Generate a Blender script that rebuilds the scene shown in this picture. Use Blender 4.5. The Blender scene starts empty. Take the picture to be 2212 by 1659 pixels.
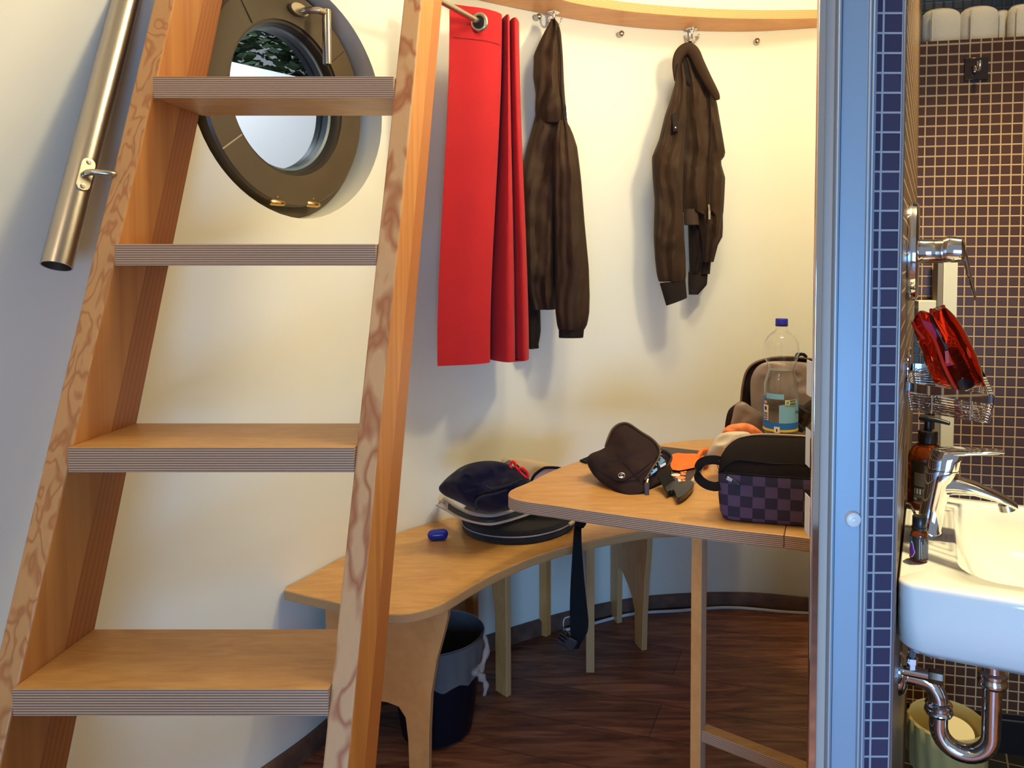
import bpy, math, random
from mathutils import Vector, Matrix, noise
PI = math.pi
random.seed(7)
sc = bpy.context.scene
C = sc.collection

# ------------------------------------------------------------------ camera
H = 1.27                       # eye height
F, W_PX, H_PX = 1650.0, 2212.0, 1659.0
PITCH = math.atan(F / 33000.0)
CX, CY = 1290.0, 558.0 + F * math.tan(PITCH)
cam_d = bpy.data.cameras.new('camera'); cam = bpy.data.objects.new('camera', cam_d); C.objects.link(cam)
cam.location = (0, 0, H); cam.rotation_euler = (PI/2 - PITCH, 0, 0)
cam_d.sensor_width = 36.0; cam_d.lens = F / W_PX * 36.0
cam_d.shift_x = (W_PX/2 - CX) / W_PX
cam_d.shift_y = (CY - H_PX/2) / W_PX
cam_d.clip_start = 0.05
sc.camera = cam

def ray(px, py):
    x = (px - CX) / F; v = -(py - CY) / F
    c, s = math.cos(PITCH), math.sin(PITCH)
    return Vector((x, c + v*s, -s + v*c))
def at(px, py, Y):             # surveyed point at depth Y
    d = ray(px, py); return Vector((0, 0, H)) + d * (Y / d.y)
def ath(px, py, h):            # surveyed point at height h
    d = ray(px, py); return Vector((0, 0, H)) + d * ((h - H) / d.z)

# ------------------------------------------------------------------ world, lights, exposure
w = bpy.data.worlds.new('world'); sc.world = w; w.use_nodes = True
bg = w.node_tree.nodes['Background']
bg.inputs[0].default_value = (0.80, 0.88, 1.0, 1); bg.inputs[1].default_value = 0.24
def light(name, kind, loc, power, color, size=0.1, rot=None, sy=None, spread=None):
    d = bpy.data.lights.new(name, kind); o = bpy.data.objects.new(name, d); C.objects.link(o)
    o.location = loc; d.energy = power; d.color = color
    if kind == 'AREA':
        d.size = size
        if sy: d.shape = 'RECTANGLE'; d.size_y = sy
        if spread: d.spread = spread
    else: d.shadow_soft_size = size
    if rot: o.rotation_euler = rot
    return o
light('room_lamp', 'POINT', (0.56, 1.72, 2.02), 24, (1.0, 0.86, 0.53), 0.06)
light('loft_lamp', 'POINT', (0.32, 1.55, 2.48), 19, (1.0, 0.88, 0.58), 0.12)
bl_ = light('bath_downlight', 'SPOT', (0.86, 1.30, 2.52), 150, (1.0, 0.84, 0.46), 0.03)
light('bath_fill', 'POINT', (0.92, 1.45, 2.40), 9, (1.0, 0.80, 0.42), 0.05)  # weak fill added to warm the towels outside the spot cone
bl_.data.spot_size = math.radians(78); bl_.data.spot_blend = 0.6
light('door_daylight', 'AREA', (0.15, -1.55, 0.62), 17, (0.22, 0.52, 1.0), 0.9, (PI/2, 0, math.radians(-4)), 0.9, math.radians(100))
light('warm_fill', 'POINT', (-0.85, -0.10, 2.30), 9, (1.0, 0.80, 0.56), 0.15)  # unseen warm fill added by the camera to lift ladder, bags and floor
light('outdoor_daylight', 'AREA', (-1.75, 2.75, 2.9), 42, (0.80, 0.90, 1.0), 1.0, (math.radians(35), 0, math.radians(-5)), 1.0)
sc.view_settings.view_transform = 'Standard'; sc.view_settings.look = 'None'
sc.view_settings.exposure = 0.27; sc.view_settings.gamma = 1.0; sc.view_settings.use_curve_mapping = False
sc.cycles.use_denoising = True
sc.cycles.max_bounces = 8; sc.cycles.sample_clamp_indirect = 4.0
sc.cycles.caustics_reflective = False; sc.cycles.caustics_refractive = False

# ------------------------------------------------------------------ materials
def mat(name, col=(0.5,0.5,0.5), rough=0.5, metal=0.0, spec=0.5, bump=0.0, bscale=200.0, sheen=0.0, var=0.0, vscale=8.0, coat=0.0, trans=0.0, ior=1.45, alpha=1.0):
    m = bpy.data.materials.new(name); m.use_nodes = True
    nt = m.node_tree; b = nt.nodes['Principled BSDF']
    b.inputs['Base Color'].default_value = (*col, 1); b.inputs['Roughness'].default_value = rough
    b.inputs['Metallic'].default_value = metal; b.inputs['Specular IOR Level'].default_value = spec
    b.inputs['Sheen Weight'].default_value = sheen; b.inputs['Coat Weight'].default_value = coat
    b.inputs['Transmission Weight'].default_value = trans; b.inputs['IOR'].default_value = ior
    b.inputs['Alpha'].default_value = alpha
    tc = nt.nodes.new('ShaderNodeTexCoord')
    if var:
        n = nt.nodes.new('ShaderNodeTexNoise'); n.inputs['Scale'].default_value = vscale; n.inputs['Detail'].default_value = 4
        nt.links.new(tc.outputs['Object'], n.inputs['Vector'])
        r = nt.nodes.new('ShaderNodeValToRGB')
        r.color_ramp.elements[0].position = 0.3; r.color_ramp.elements[1].position = 0.7
        r.color_ramp.elements[0].color = (*[c*(1-var) for c in col], 1); r.color_ramp.elements[1].color = (*[min(1, c*(1+var)) for c in col], 1)
        nt.links.new(n.outputs['Fac'], r.inputs['Fac']); nt.links.new(r.outputs['Color'], b.inputs['Base Color'])
    if bump:
        n2 = nt.nodes.new('ShaderNodeTexNoise'); n2.inputs['Scale'].default_value = bscale; n2.inputs['Detail'].default_value = 3
        nt.links.new(tc.outputs['Object'], n2.inputs['Vector'])
        bp = nt.nodes.new('ShaderNodeBump'); bp.inputs['Strength'].default_value = bump; bp.inputs['Distance'].default_value = 0.002
        nt.links.new(n2.outputs['Fac'], bp.inputs['Height']); nt.links.new(bp.outputs['Normal'], b.inputs['Normal'])
    return m

class NT:                       # small helper to wire node materials
    def __init__(s, name, rough=0.5, metal=0, coat=0.0):
        s.m = bpy.data.materials.new(name); s.m.use_nodes = True; s.t = s.m.node_tree
        s.b = s.t.nodes['Principled BSDF']; s.b.inputs['Roughness'].default_value = rough; s.b.inputs['Metallic'].default_value = metal
        s.b.inputs['Coat Weight'].default_value = coat
        s.tc = s.t.nodes.new('ShaderNodeTexCoord')
    def n(s, typ, **kw):
        x = s.t.nodes.new('ShaderNode' + typ)
        for k, v in kw.items():
            if hasattr(x, k): setattr(x, k, v)
            else: x.inputs[k.replace('_', ' ')].default_value = v
        return x
    def l(s, a, b): s.t.links.new(a, b)
    def mapping(s, src, scale=(1,1,1), rot=(0,0,0), loc=(0,0,0)):
        x = s.t.nodes.new('ShaderNodeMapping'); x.inputs['Scale'].default_value = scale; x.inputs['Rotation'].default_value = rot; x.inputs['Location'].default_value = loc
        s.l(s.tc.outputs[src], x.inputs['Vector']); return x.outputs['Vector']
    def noise(s, vec, scale, detail=4, dist=0.0, rough=0.5):
        x = s.t.nodes.new('ShaderNodeTexNoise'); x.inputs['Scale'].default_value = scale; x.inputs['Detail'].default_value = detail
        x.inputs['Distortion'].default_value = dist; x.inputs['Roughness'].default_value = rough
        s.l(vec, x.inputs['Vector']); return x.outputs['Fac']
    def math(s, op, a, b=0.0, c=None):
        x = s.t.nodes.new('ShaderNodeMath'); x.operation = op
        for i, v in enumerate((a, b, c)):
            if v is None: continue
            if isinstance(v, (int, float)): x.inputs[i].default_value = v
            else: s.l(v, x.inputs[i])
        return x.outputs[0]
    def ramp(s, fac, stops):
        x = s.t.nodes.new('ShaderNodeValToRGB'); e = x.color_ramp.elements
        while len(e) < len(stops): e.new(0.5)
        for i, (p, c) in enumerate(stops): e[i].position = p; e[i].color = (*c, 1)
        s.l(fac, x.inputs['Fac']); return x.outputs['Color']
    def mix(s, fac, a, b, mode='MIX'):
        x = s.t.nodes.new('ShaderNodeMix'); x.data_type = 'RGBA'; x.blend_type = mode
        for sock, v in ((x.inputs[0], fac), (x.inputs[6], a), (x.inputs[7], b)):
            if isinstance(v, (int, float)): sock.default_value = v
            elif isinstance(v, tuple): sock.default_value = (*v, 1)
            else: s.l(v, sock)
        return x.outputs[2]
    def col(s, c): s.l(c, s.b.inputs['Base Color'])
    def bump(s, h, strength=0.3, dist=0.002):
        x = s.t.nodes.new('ShaderNodeBump'); x.inputs['Strength'].default_value = strength; x.inputs['Distance'].default_value = dist
        s.l(h, x.inputs['Height']); s.l(x.outputs['Normal'], s.b.inputs['Normal'])

def ply_face(name, c1, c2, rot=0.0, rough=0.38):
    k = NT(name, rough)
    v = k.mapping('Object', (3.0, 14.0, 3.0), (0, 0, rot))
    f = k.noise(v, 2.2, 5, 1.6)
    v2 = k.mapping('Object', (9, 60, 20), (0, 0, rot)); f2 = k.noise(v2, 3, 3)
    f3 = k.noise(k.mapping('Object', (1, 1, 1)), 4.5, 3, 1.5)
    s = k.math('ADD', k.math('MULTIPLY', f, 0.5), k.math('ADD', k.math('MULTIPLY', f2, 0.2), k.math('MULTIPLY', f3, 0.35)))
    k.col(k.ramp(s, [(0.35, c1), (0.7, c2)])); return k.m
def ply_edge(name, light_, dark, n=255.0):
    k = NT(name, 0.6)
    sep = k.n('SeparateXYZ'); k.l(k.tc.outputs['UV'], sep.inputs[0])
    wob = k.noise(k.mapping('UV', (1.5, 1, 1)), 2, 2)
    ph = k.math('ADD', k.math('MULTIPLY', sep.outputs['Y'], n * 2 * PI), k.math('MULTIPLY', wob, 0.8))
    st = k.math('SINE', ph)
    base = k.ramp(k.math('MULTIPLY_ADD', st, 0.5, 0.5), [(0.12, dark), (0.5, light_), (1.0, tuple(c*1.15 for c in light_))])
    g = k.noise(k.mapping('UV', (25, 900, 1)), 1.0, 3)
    spots = k.math('GREATER_THAN', g, 0.72)
    k.col(k.mix(k.math('MULTIPLY', spots, 0.7), base, (0.05, 0.025, 0.012)))
    k.bump(st, 0.25, 0.001); return k.m
BIRCH1, BIRCH2 = (0.42, 0.20, 0.062), (0.63, 0.35, 0.125)
M_PLY = ply_face('birch_plywood', BIRCH1, BIRCH2)
M_PLYR = ply_face('birch_plywood_bench', (0.46, 0.21, 0.055), (0.66, 0.36, 0.11), 0.6, 0.33)
M_PLYV = ply_face('birch_plywood_upright', (0.62, 0.25, 0.070), (0.80, 0.37, 0.12))
M_EDGE = ply_edge('plywood_edge', (0.50, 0.31, 0.19), (0.18, 0.09, 0.05))
M_EDGEL = ply_edge('plywood_edge_pale', (0.60, 0.35, 0.15), (0.30, 0.14, 0.05), 330)
def pine(name, a, b, sx, sz, rings, rough=0.45):
    k = NT(name, rough)
    v = k.mapping('Object', (sx, sx, sz))
    f = k.noise(v, 1.0, 2.0, 0.35, 0.45)
    r = k.math('FRACT', k.math('MULTIPLY', f, rings))
    tri = k.math('PINGPONG', k.math('MULTIPLY', f, rings), 1.0)
    fine = k.noise(k.mapping('Object', (160, 160, 4)), 1.0, 3)
    c = k.ramp(tri, [(0.0, b), (0.28, tuple((x+y)/2 for x, y in zip(a, b))), (0.5, a), (1.0, a)])
    k.col(k.mix(k.math('MULTIPLY', fine, 0.25), c, tuple(x*0.6 for x in a))); return k.m
M_PINE = pine('pine_front_grain', (0.58, 0.28, 0.10), (0.42, 0.14, 0.04), 26, 1.5, 15)
M_PINE2 = pine('pine_front_grain_loose', (0.60, 0.33, 0.15), (0.36, 0.10, 0.03), 20, 4.4, 7)
def pine_side():
    k = NT('pine_side_grain', 0.42); sep = k.n('SeparateXYZ'); k.l(k.tc.outputs['Object'], sep.inputs[0])
    # depth inside the leaning rail, for the two glued laminations
    d = k.math('ADD', sep.outputs['Y'], k.math('MULTIPLY', sep.outputs['Z'], -0.3925))
    f = k.noise(k.mapping('Object', (40, 40, 0.8)), 1.0, 3, 0.3)
    c1 = k.ramp(f, [(0.35, (0.46, 0.17, 0.038)), (0.65, (0.58, 0.25, 0.065))])
    g = k.math('PINGPONG', k.math('MULTIPLY', k.math('ADD', d, k.math('MULTIPLY', f, 0.010)), 150), 1.0)
    c2 = k.ramp(g, [(0.1, (0.36, 0.115, 0.028)), (0.8, (0.44, 0.155, 0.036))])
    k.col(k.mix(k.math('GREATER_THAN', d, 0.925), c1, c2)); return k.m
M_PINES = pine_side()
def wallmat():
    k = NT('cream_plaster', 0.75)
    f = k.noise(k.mapping('Object'), 2.0, 3)
    k.col(k.ramp(f, [(0.3, (0.76, 0.735, 0.64)), (0.7, (0.80, 0.775, 0.68))]))
    k.bump(k.noise(k.mapping('Object'), 160, 3), 0.08, 0.001); return k.m
M_WALL = wallmat()
def floormat():
    k = NT('brown_floor_planks', 0.42)
    v = k.mapping('Object', (1, 1, 1), (0, 0, math.radians(17)))
    br = k.n('TexBrick'); br.offset = 0.37; br.inputs['Scale'].default_value = 1.0
    br.inputs['Brick Width'].default_value = 1.2; br.inputs['Row Height'].default_value = 0.16
    br.inputs['Mortar Size'].default_value = 0.0015; br.inputs['Color1'].default_value = (0.9, 0.9, 0.9, 1); br.inputs['Color2'].default_value = (0.62, 0.62, 0.62, 1)
    br.inputs['Mortar'].default_value = (0.25, 0.25, 0.25, 1); k.l(v, br.inputs['Vector'])
    f = k.noise(k.mapping('Object', (3.2, 24, 1), (0, 0, math.radians(17))), 1.3, 6, 0.9, 0.62)
    c = k.ramp(f, [(0.30, (0.11, 0.036, 0.020)), (0.5, (0.32, 0.115, 0.058)), (0.72, (0.62, 0.28, 0.15))])
    k.col(k.mix(1.0, c, br.outputs['Color'], 'MULTIPLY')); k.bump(f, 0.15, 0.001); return k.m
M_FLOOR = floormat()
M_BASE = mat('walnut_skirting', (0.12, 0.062, 0.042), 0.5, var=0.35, vscale=20)
def mosaic(name, tile, grout, pitch=0.025, gr=0.0032, rough=0.34, offs=(0, 0)):
    k = NT(name, rough); k.b.inputs['Specular IOR Level'].default_value = 0.3
    v = k.mapping('UV', (1/pitch, 1/pitch, 1), loc=(offs[0], offs[1], 0))
    sep = k.n('SeparateXYZ'); k.l(v, sep.inputs[0])
    fx = k.math('ABSOLUTE', k.math('SUBTRACT', k.math('FRACT', sep.outputs['X']), 0.5))
    fy = k.math('ABSOLUTE', k.math('SUBTRACT', k.math('FRACT', sep.outputs['Y']), 0.5))
    mx = k.math('MAXIMUM', fx, fy); e = 0.5 - gr/pitch/2
    isg = k.math('GREATER_THAN', mx, e)
    cell = k.n('TexWhiteNoise'); cell.noise_dimensions = '2D'
    fl = k.n('VectorMath'); fl.operation = 'FLOOR'; k.l(v, fl.inputs[0]); k.l(fl.outputs[0], cell.inputs['Vector'])
    tc_ = k.mix(k.math('MULTIPLY', cell.outputs['Value'], 0.5), tile, tuple(c*1.45 for c in tile))
    k.col(k.mix(isg, tc_, grout))
    k.l(k.math('MULTIPLY_ADD', isg, 0.6, rough), k.b.inputs['Roughness'])
    hgt = k.math('SUBTRACT', 1.0, k.math('SMOOTH_MIN', 1.0, k.math('MULTIPLY', k.math('MAXIMUM', k.math('SUBTRACT', mx, e-0.06), 0.0), 14.0), 0.1))
    tilt = k.math('MULTIPLY', cell.outputs['Value'], 0.15)
    k.bump(k.math('ADD', hgt, tilt), 0.5, 0.001); return k.m
M_MOSB = mosaic('mosaic_brown', (0.060, 0.024, 0.012), (0.44, 0.29, 0.15))
M_MOSF = mosaic('mosaic_plum', (0.052, 0.046, 0.085), (0.44, 0.42, 0.43), 0.0252, 0.0026, 0.22)
M_TILED = mosaic('black_floor_tile', (0.012, 0.011, 0.012), (0.10, 0.07, 0.045), 0.10, 0.004, 0.2)
M_CHROME = mat('chrome', (0.82, 0.82, 0.84), 0.06, 1.0)
M_STEEL = mat('brushed_steel', (0.46, 0.42, 0.38), 0.32, 1.0, bump=0.05, bscale=300)
M_STEELD = mat('satin_nickel', (0.50, 0.45, 0.38), 0.25, 1.0)
M_BRASS = mat('brass', (0.75, 0.52, 0.22), 0.22, 1.0)
M_ALU = mat('anodised_aluminium', (0.36, 0.45, 0.54), 0.42, 0.35, var=0.04, vscale=3)
M_ALUL = mat('aluminium_ridge', (0.72, 0.74, 0.78), 0.3, 0.5)
M_BEIGE = mat('beige_profile', (0.62, 0.46, 0.36), 0.45)
M_GASK = mat('black_rubber', (0.012, 0.012, 0.012), 0.5)
M_WHITE = mat('white_plastic', (0.78, 0.78, 0.76), 0.3)
M_CERAM = mat('white_ceramic', (0.84, 0.84, 0.80), 0.08, coat=0.5)
M_WINF = mat('taupe_window_paint', (0.075, 0.052, 0.030), 0.38, bump=0.12, bscale=60, var=0.08)
M_GLASS = mat('window_glass', (1, 1, 1), 0.0, trans=1.0, ior=1.02)
M_RED = mat('red_curtain_cloth', (0.37, 0.004, 0.009), 0.9, sheen=0.05, bump=0.3, bscale=900, var=0.06)
M_JBROWN = mat('dark_brown_nylon', (0.030, 0.0145, 0.0075), 0.68, sheen=0.03, bump=0.1, bscale=500, var=0.15)
M_JDARK = mat('blackish_brown_nylon', (0.011, 0.006, 0.005), 0.7, sheen=0.02, bump=0.1, bscale=500, var=0.15)
M_RIB = mat('black_ribbed_knit', (0.016, 0.011, 0.010), 0.85, bump=0.4, bscale=700)
M_BLACKF = mat('black_canvas', (0.011, 0.006, 0.005), 0.8, bump=0.4, bscale=1200, var=0.2, vscale=14)
M_BROWNF = mat('brown_black_canvas', (0.020, 0.0095, 0.010), 0.8, bump=0.35, bscale=1400, var=0.2, vscale=14)
M_WEB = mat('black_webbing', (0.005, 0.005, 0.007), 0.7, bump=0.5, bscale=800)
M_NAVY = mat('navy_jersey', (0.008, 0.006, 0.020), 0.9, sheen=0.08, bump=0.3, bscale=900, var=0.2, vscale=10)
M_FELT = mat('charcoal_felt', (0.018, 0.014, 0.013), 0.95, sheen=0.1, bump=0.9, bscale=600, var=0.5, vscale=300)
M_BEIGEF = mat('beige_cotton', (0.50, 0.37, 0.25), 0.8, bump=0.2, bscale=500)
M_GREYF = mat('grey_nylon_lining', (0.24, 0.175, 0.15), 0.4, sheen=0.2, bump=0.1, bscale=200, var=0.12)
M_BLKP = mat('black_plastic', (0.018, 0.014, 0.013), 0.3)
M_REDP = mat('red_plastic', (0.75, 0.01, 0.02), 0.35)
M_BLUEP = mat('blue_plastic', (0.015, 0.025, 0.30), 0.25)
M_ORANGE = mat('orange_fabric', (0.85, 0.16, 0.01), 0.6, var=0.1, vscale=30)
M_LINER = mat('clear_bin_liner', (0.80, 0.80, 0.80), 0.10, alpha=0.13, spec=1.0, bump=1.0, bscale=45)
M_LINERY = mat('cream_bin_liner', (0.62, 0.46, 0.16), 0.3, alpha=0.6)
M_BINB = mat('black_bin_plastic', (0.006, 0.006, 0.012), 0.4)
M_AMBER = mat('amber_glass', (0.30, 0.055, 0.008), 0.05, trans=0.6, ior=1.45)
M_LABELD = mat('dark_label', (0.030, 0.020, 0.014), 0.5)
M_TOWEL = mat('cream_towel', (0.66, 0.58, 0.42), 0.95, sheen=0.4, bump=0.9, bscale=450)
M_PVCR = mat('red_clear_pvc', (1.0, 0.045, 0.012), 0.08, trans=0.94, ior=1.12, spec=0.8)
M_PVCE = mat('red_pvc_seam', (0.80, 0.025, 0.01), 0.25)
M_PINKP = mat('pink_zip', (0.75, 0.10, 0.10), 0.35)
M_PRINT = mat('white_print', (0.75, 0.72, 0.68), 0.6)
M_PET = mat('clear_pet', (1, 1, 1), 0.02, trans=1.0, ior=1.3, spec=0.9)
M_WATER = mat('water', (0.97, 0.99, 1), 0.0, trans=1.0, ior=1.2)
M_LBLUE = mat('blue_label', (0.01, 0.16, 0.62), 0.4)
M_LSKY = mat('sky_blue_label', (0.20, 0.50, 0.80), 0.4, alpha=1.0)
M_LYEL = mat('yellow_label', (0.85, 0.58, 0.02), 0.4)
M_LWHT = mat('white_label', (0.80, 0.80, 0.80), 0.4)
M_GREENP = mat('green_print', (0.18, 0.40, 0.08), 0.5)
M_PAPER = mat('cream_paper', (0.62, 0.52, 0.42), 0.8)
M_PURPLE = mat('purple_label', (0.22, 0.03, 0.42), 0.4)
M_TEAL = mat('teal_label', (0.02, 0.28, 0.42), 0.4)
M_BLUEG = mat('blue_grey_card', (0.16, 0.30, 0.42), 0.4)
M_CREAMP = mat('cream_plastic', (0.70, 0.62, 0.42), 0.45)
M_CAVITY = mat('grey_bin_plastic', (0.10, 0.08, 0.055), 0.5)
M_CABLE = mat('white_cable_sheath', (0.60, 0.62, 0.64), 0.4)
M_HOSE = mat('braided_steel_hose', (0.4, 0.4, 0.42), 0.35, 0.9, bump=1.0, bscale=1500)
M_RENDER = mat('white_outside_render', (0.82, 0.82, 0.82), 0.9)
M_LEAF = mat('dark_leaf', (0.020, 0.045, 0.015), 0.6, var=0.3)
M_SKINP = mat('pinkish_board', (0.48, 0.25, 0.18), 0.6)

for q in (M_JBROWN, M_JDARK, M_RIB, M_BLACKF, M_BROWNF, M_WEB, M_NAVY, M_FELT, M_BINB): q.node_tree.nodes['Principled BSDF'].inputs['Specular IOR Level'].default_value = 0.18

# ------------------------------------------------------------------ mesh helpers
class MB:
    def __init__(s): s.v = []; s.f = []; s.m = []; s.u = []
    def face(s, idx, mi=0, uv=None):
        s.f.append(tuple(idx)); s.m.append(mi); s.u.append(uv)
    def slab(s, pts, ez, t, mi=0, me=0, org=None, ex=None):
        """outline pts (3D, coplanar loop), thickness t along ez; sides carry uv (perimeter, thickness)"""
        ez = Vector(ez).normalized(); b = len(s.v); n = len(pts)
        pts = [Vector(p) for p in pts]
        s.v += [p for p in pts] + [p + ez*t for p in pts]
        ex = Vector(ex).normalized() if ex else (pts[1]-pts[0]).normalized(); ey = ez.cross(ex)
        uv = [(p.dot(ex), p.dot(ey)) for p in pts]
        s.face(range(b+n-1, b-1, -1), mi, uv[::-1]); s.face(range(b+n, b+2*n), mi, uv)
        per = 0.0
        for i in range(n):
            j = (i+1) % n; d = (pts[j]-pts[i]).length
            s.face((b+i, b+j, b+n+j, b+n+i), me, [(per, 0), (per+d, 0), (per+d, t), (per, t)]); per += d
        return s
    def box(s, c, size, R=None, mi=0):
        c = Vector(c); R = R or Matrix.Identity(3); hx, hy, hz = [x/2 for x in size]
        ax, ay, az = [R @ Vector(e) for e in ((1,0,0),(0,1,0),(0,0,1))]
        p = [c - ax*hx - ay*hy - az*hz, c + ax*hx - ay*hy - az*hz, c + ax*hx + ay*hy - az*hz, c - ax*hx + ay*hy - az*hz]
        return s.slab(p, az, size[2], mi, mi)
    def loft(s, rings, cap=True, mi=0, closed=False, uvs=None):
        b = len(s.v); n = len(rings[0])
        for r in rings: s.v += [Vector(p) for p in r]
        k = len(rings)
        for i in range(k if closed else k-1):
            i2 = (i+1) % k
            for j in range(n):
                j2 = (j+1) % n
                s.face((b+i*n+j, b+i*n+j2, b+i2*n+j2, b+i2*n+j), mi)
        if cap and not closed:
            s.face([b+j for j in range(n)][::-1], mi); s.face([b+(k-1)*n+j for j in range(n)], mi)
        return s
    def tube(s, path, r, n=12, cap=True, closed=False, mi=0, flat=1.0, up=None):
        path = [Vector(p) for p in path]; k = len(path)
        rr = r if isinstance(r, (list, tuple)) else [r]*k
        rings = []; prev = None
        for i, p in enumerate(path):
            if closed: t = path[(i+1) % k] - path[i-1]
            else: t = path[min(i+1, k-1)] - path[max(i-1, 0)]
            t.normalize()
            if prev is None:
                a = Vector(up) if up else (Vector((0,0,1)) if abs(t.z) < 0.9 else Vector((1,0,0)))
            else: a = prev
            a = (a - t*a.dot(t)).normalized(); prev = a; b2 = t.cross(a)
            rings.append([p + (a*math.cos(2*PI*j/n)*flat + b2*math.sin(2*PI*j/n))*rr[i] for j in range(n)])
        return s.loft(rings, cap, mi, closed)
    def lathe(s, prof, org=(0,0,0), axis=(0,0,1), n=32, mi=0, cap=True, mis=None):
        org = Vector(org); az = Vector(axis).normalized()
        ax = az.orthogonal().normalized(); ay = az.cross(ax)
        rings = [[org + az*z + (ax*math.cos(2*PI*j/n) + ay*math.sin(2*PI*j/n))*max(r, 1e-5) for j in range(n)] for r, z in prof]
        b = len(s.m); s.loft(rings, cap, mi)
        if mis:
            for i, q in enumerate(mis):
                for j in range(n): s.m[b + i*n + j] = q
        return s
    def build(s, name, mats, parent=None, smooth=True, bevel=0, sub=0, angle=40):
        me = bpy.data.meshes.new(name); me.from_pydata([tuple(v) for v in s.v], [], s.f); me.update()
        if not isinstance(mats, (list, tuple)): mats = [mats]
        for q in mats: me.materials.append(q)
        me.polygons.foreach_set('material_index', s.m)
        if any(u for u in s.u):
            L = me.uv_layers.new(name='UVMap'); li = 0
            for f, u in zip(s.f, s.u):
                for q in range(len(f)):
                    if u: L.data[li].uv = u[q]
                    li += 1
        if smooth:
            me.polygons.foreach_set('use_smooth', [True]*len(me.polygons))
            try: me.set_sharp_from_angle(angle=math.radians(angle))
            except Exception: pass
        o = bpy.data.objects.new(name, me); C.objects.link(o)
        if bevel:
            bm = o.modifiers.new('bevel', 'BEVEL'); bm.width = bevel; bm.segments = 2; bm.limit_method = 'ANGLE'; bm.angle_limit = math.radians(50)
        if sub: q = o.modifiers.new('sub', 'SUBSURF'); q.levels = sub; q.render_levels = sub
        if parent is not None:
            o.parent = parent
            if parent.type == 'EMPTY' or parent.get('_based'): o.location = -Vector(parent.location) if parent.type == 'EMPTY' else (0, 0, 0)
        return o

def thing(name, label, cat, loc, group=None):
    o = bpy.data.objects.new(name, None); C.objects.link(o); o.location = loc; o.empty_display_size = 0.05
    o['label'] = label; o['category'] = cat
    if group: o['group'] = group
    return o
def tag(o, label, cat, group=None, kind=None):
    o['label'] = label; o['category'] = cat
    if group: o['group'] = group
    if kind: o['kind'] = kind
    return o
def struct(o): o['kind'] = 'structure'; return o
def sub_struct(name, loc=(0,0,0)):
    o = bpy.data.objects.new(name, None); C.objects.link(o); o.location = loc; o['kind'] = 'structure'; return o
def text(s, loc, size, R, m, parent, name='lettering', ext=0.0002, align='CENTER'):
    d = bpy.data.curves.new(name, 'FONT'); d.body = s; d.size = size; d.extrude = ext; d.align_x = align; d.align_y = 'CENTER'
    d.materials.append(m); o = bpy.data.objects.new(name, d); C.objects.link(o)
    bpy.context.view_layer.update(); me = bpy.data.meshes.new_from_object(o); bpy.data.objects.remove(o); o = bpy.data.objects.new(name, me); C.objects.link(o)
    M = R.to_4x4(); M.translation = Vector(loc)
    if parent:
        o.parent = parent
        if parent.type == 'EMPTY': M.translation = Vector(loc) - Vector(parent.location)
        else: M.translation = Vector(loc)
    o.matrix_local = M; return o
def cr(pts, n=8, closed=False):          # Catmull-Rom through points
    pts = [Vector(p) for p in pts]; k = len(pts); out = []
    rng = range(k) if closed else range(k-1)
    for i in rng:
        if closed: p0, p1, p2, p3 = pts[i-1], pts[i], pts[(i+1) % k], pts[(i+2) % k]
        else: p0, p1, p2, p3 = pts[max(i-1, 0)], pts[i], pts[i+1], pts[min(i+2, k-1)]
        for j in range(n):
            t = j/n
            out.append(0.5*((2*p1) + (p2-p0)*t + (2*p0-5*p1+4*p2-p3)*t*t + (3*p1-p0-3*p2+p3)*t**3))
    if not closed: out.append(pts[-1])
    return out
def interp(tab, x):
    if x <= tab[0][0]: return tab[0][1:]
    for a, b in zip(tab, tab[1:]):
        if x <= b[0]:
            t = (x-a[0])/(b[0]-a[0]+1e-9)
            return [p + (q-p)*t for p, q in zip(a[1:], b[1:])]
    return tab[-1][1:]
def smoothstep(t): t = max(0, min(1, t)); return t*t*(3-2*t)
def Rz(a): return Matrix.Rotation(a, 3, 'Z')
def pillow(outline, front, tf, tb, mi=0, wr=0.0, ws=30.0, rings=10, power=0.5, centre=None, seed=0, mb=None):
    """closed outline (3D loop) inflated towards 'front' (tf) and away from it (tb)"""
    mb = mb or MB(); front = Vector(front).normalized(); outline = [Vector(p) for p in outline]; n = len(outline)
    c = Vector(centre) if centre else sum(outline, Vector())/n
    R = []
    def ring(f, sgn, T):
        out = []
        for p in outline:
            q = c + (p-c)*f; d = T*(max(0, 1-f*f))**power
            if wr:
                v = q*ws; d += wr*(noise.noise(v + Vector((seed, 0, 0))) + 0.45*(0.35-abs(noise.noise(Vector((v.x*1.3+v.z*0.8, v.y*0.7, v.z*1.6-v.x*0.5)) + Vector((0, seed, 3))))))*(1-f**4)
            out.append(q + front*sgn*d)
        return out
    for i in range(1, rings): R.append(ring(i/rings, -1, tb))
    R.append(outline)
    for i in range(rings-1, 0, -1): R.append(ring(i/rings, 1, tf))
    mb.loft(R, True, mi); return mb
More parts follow.
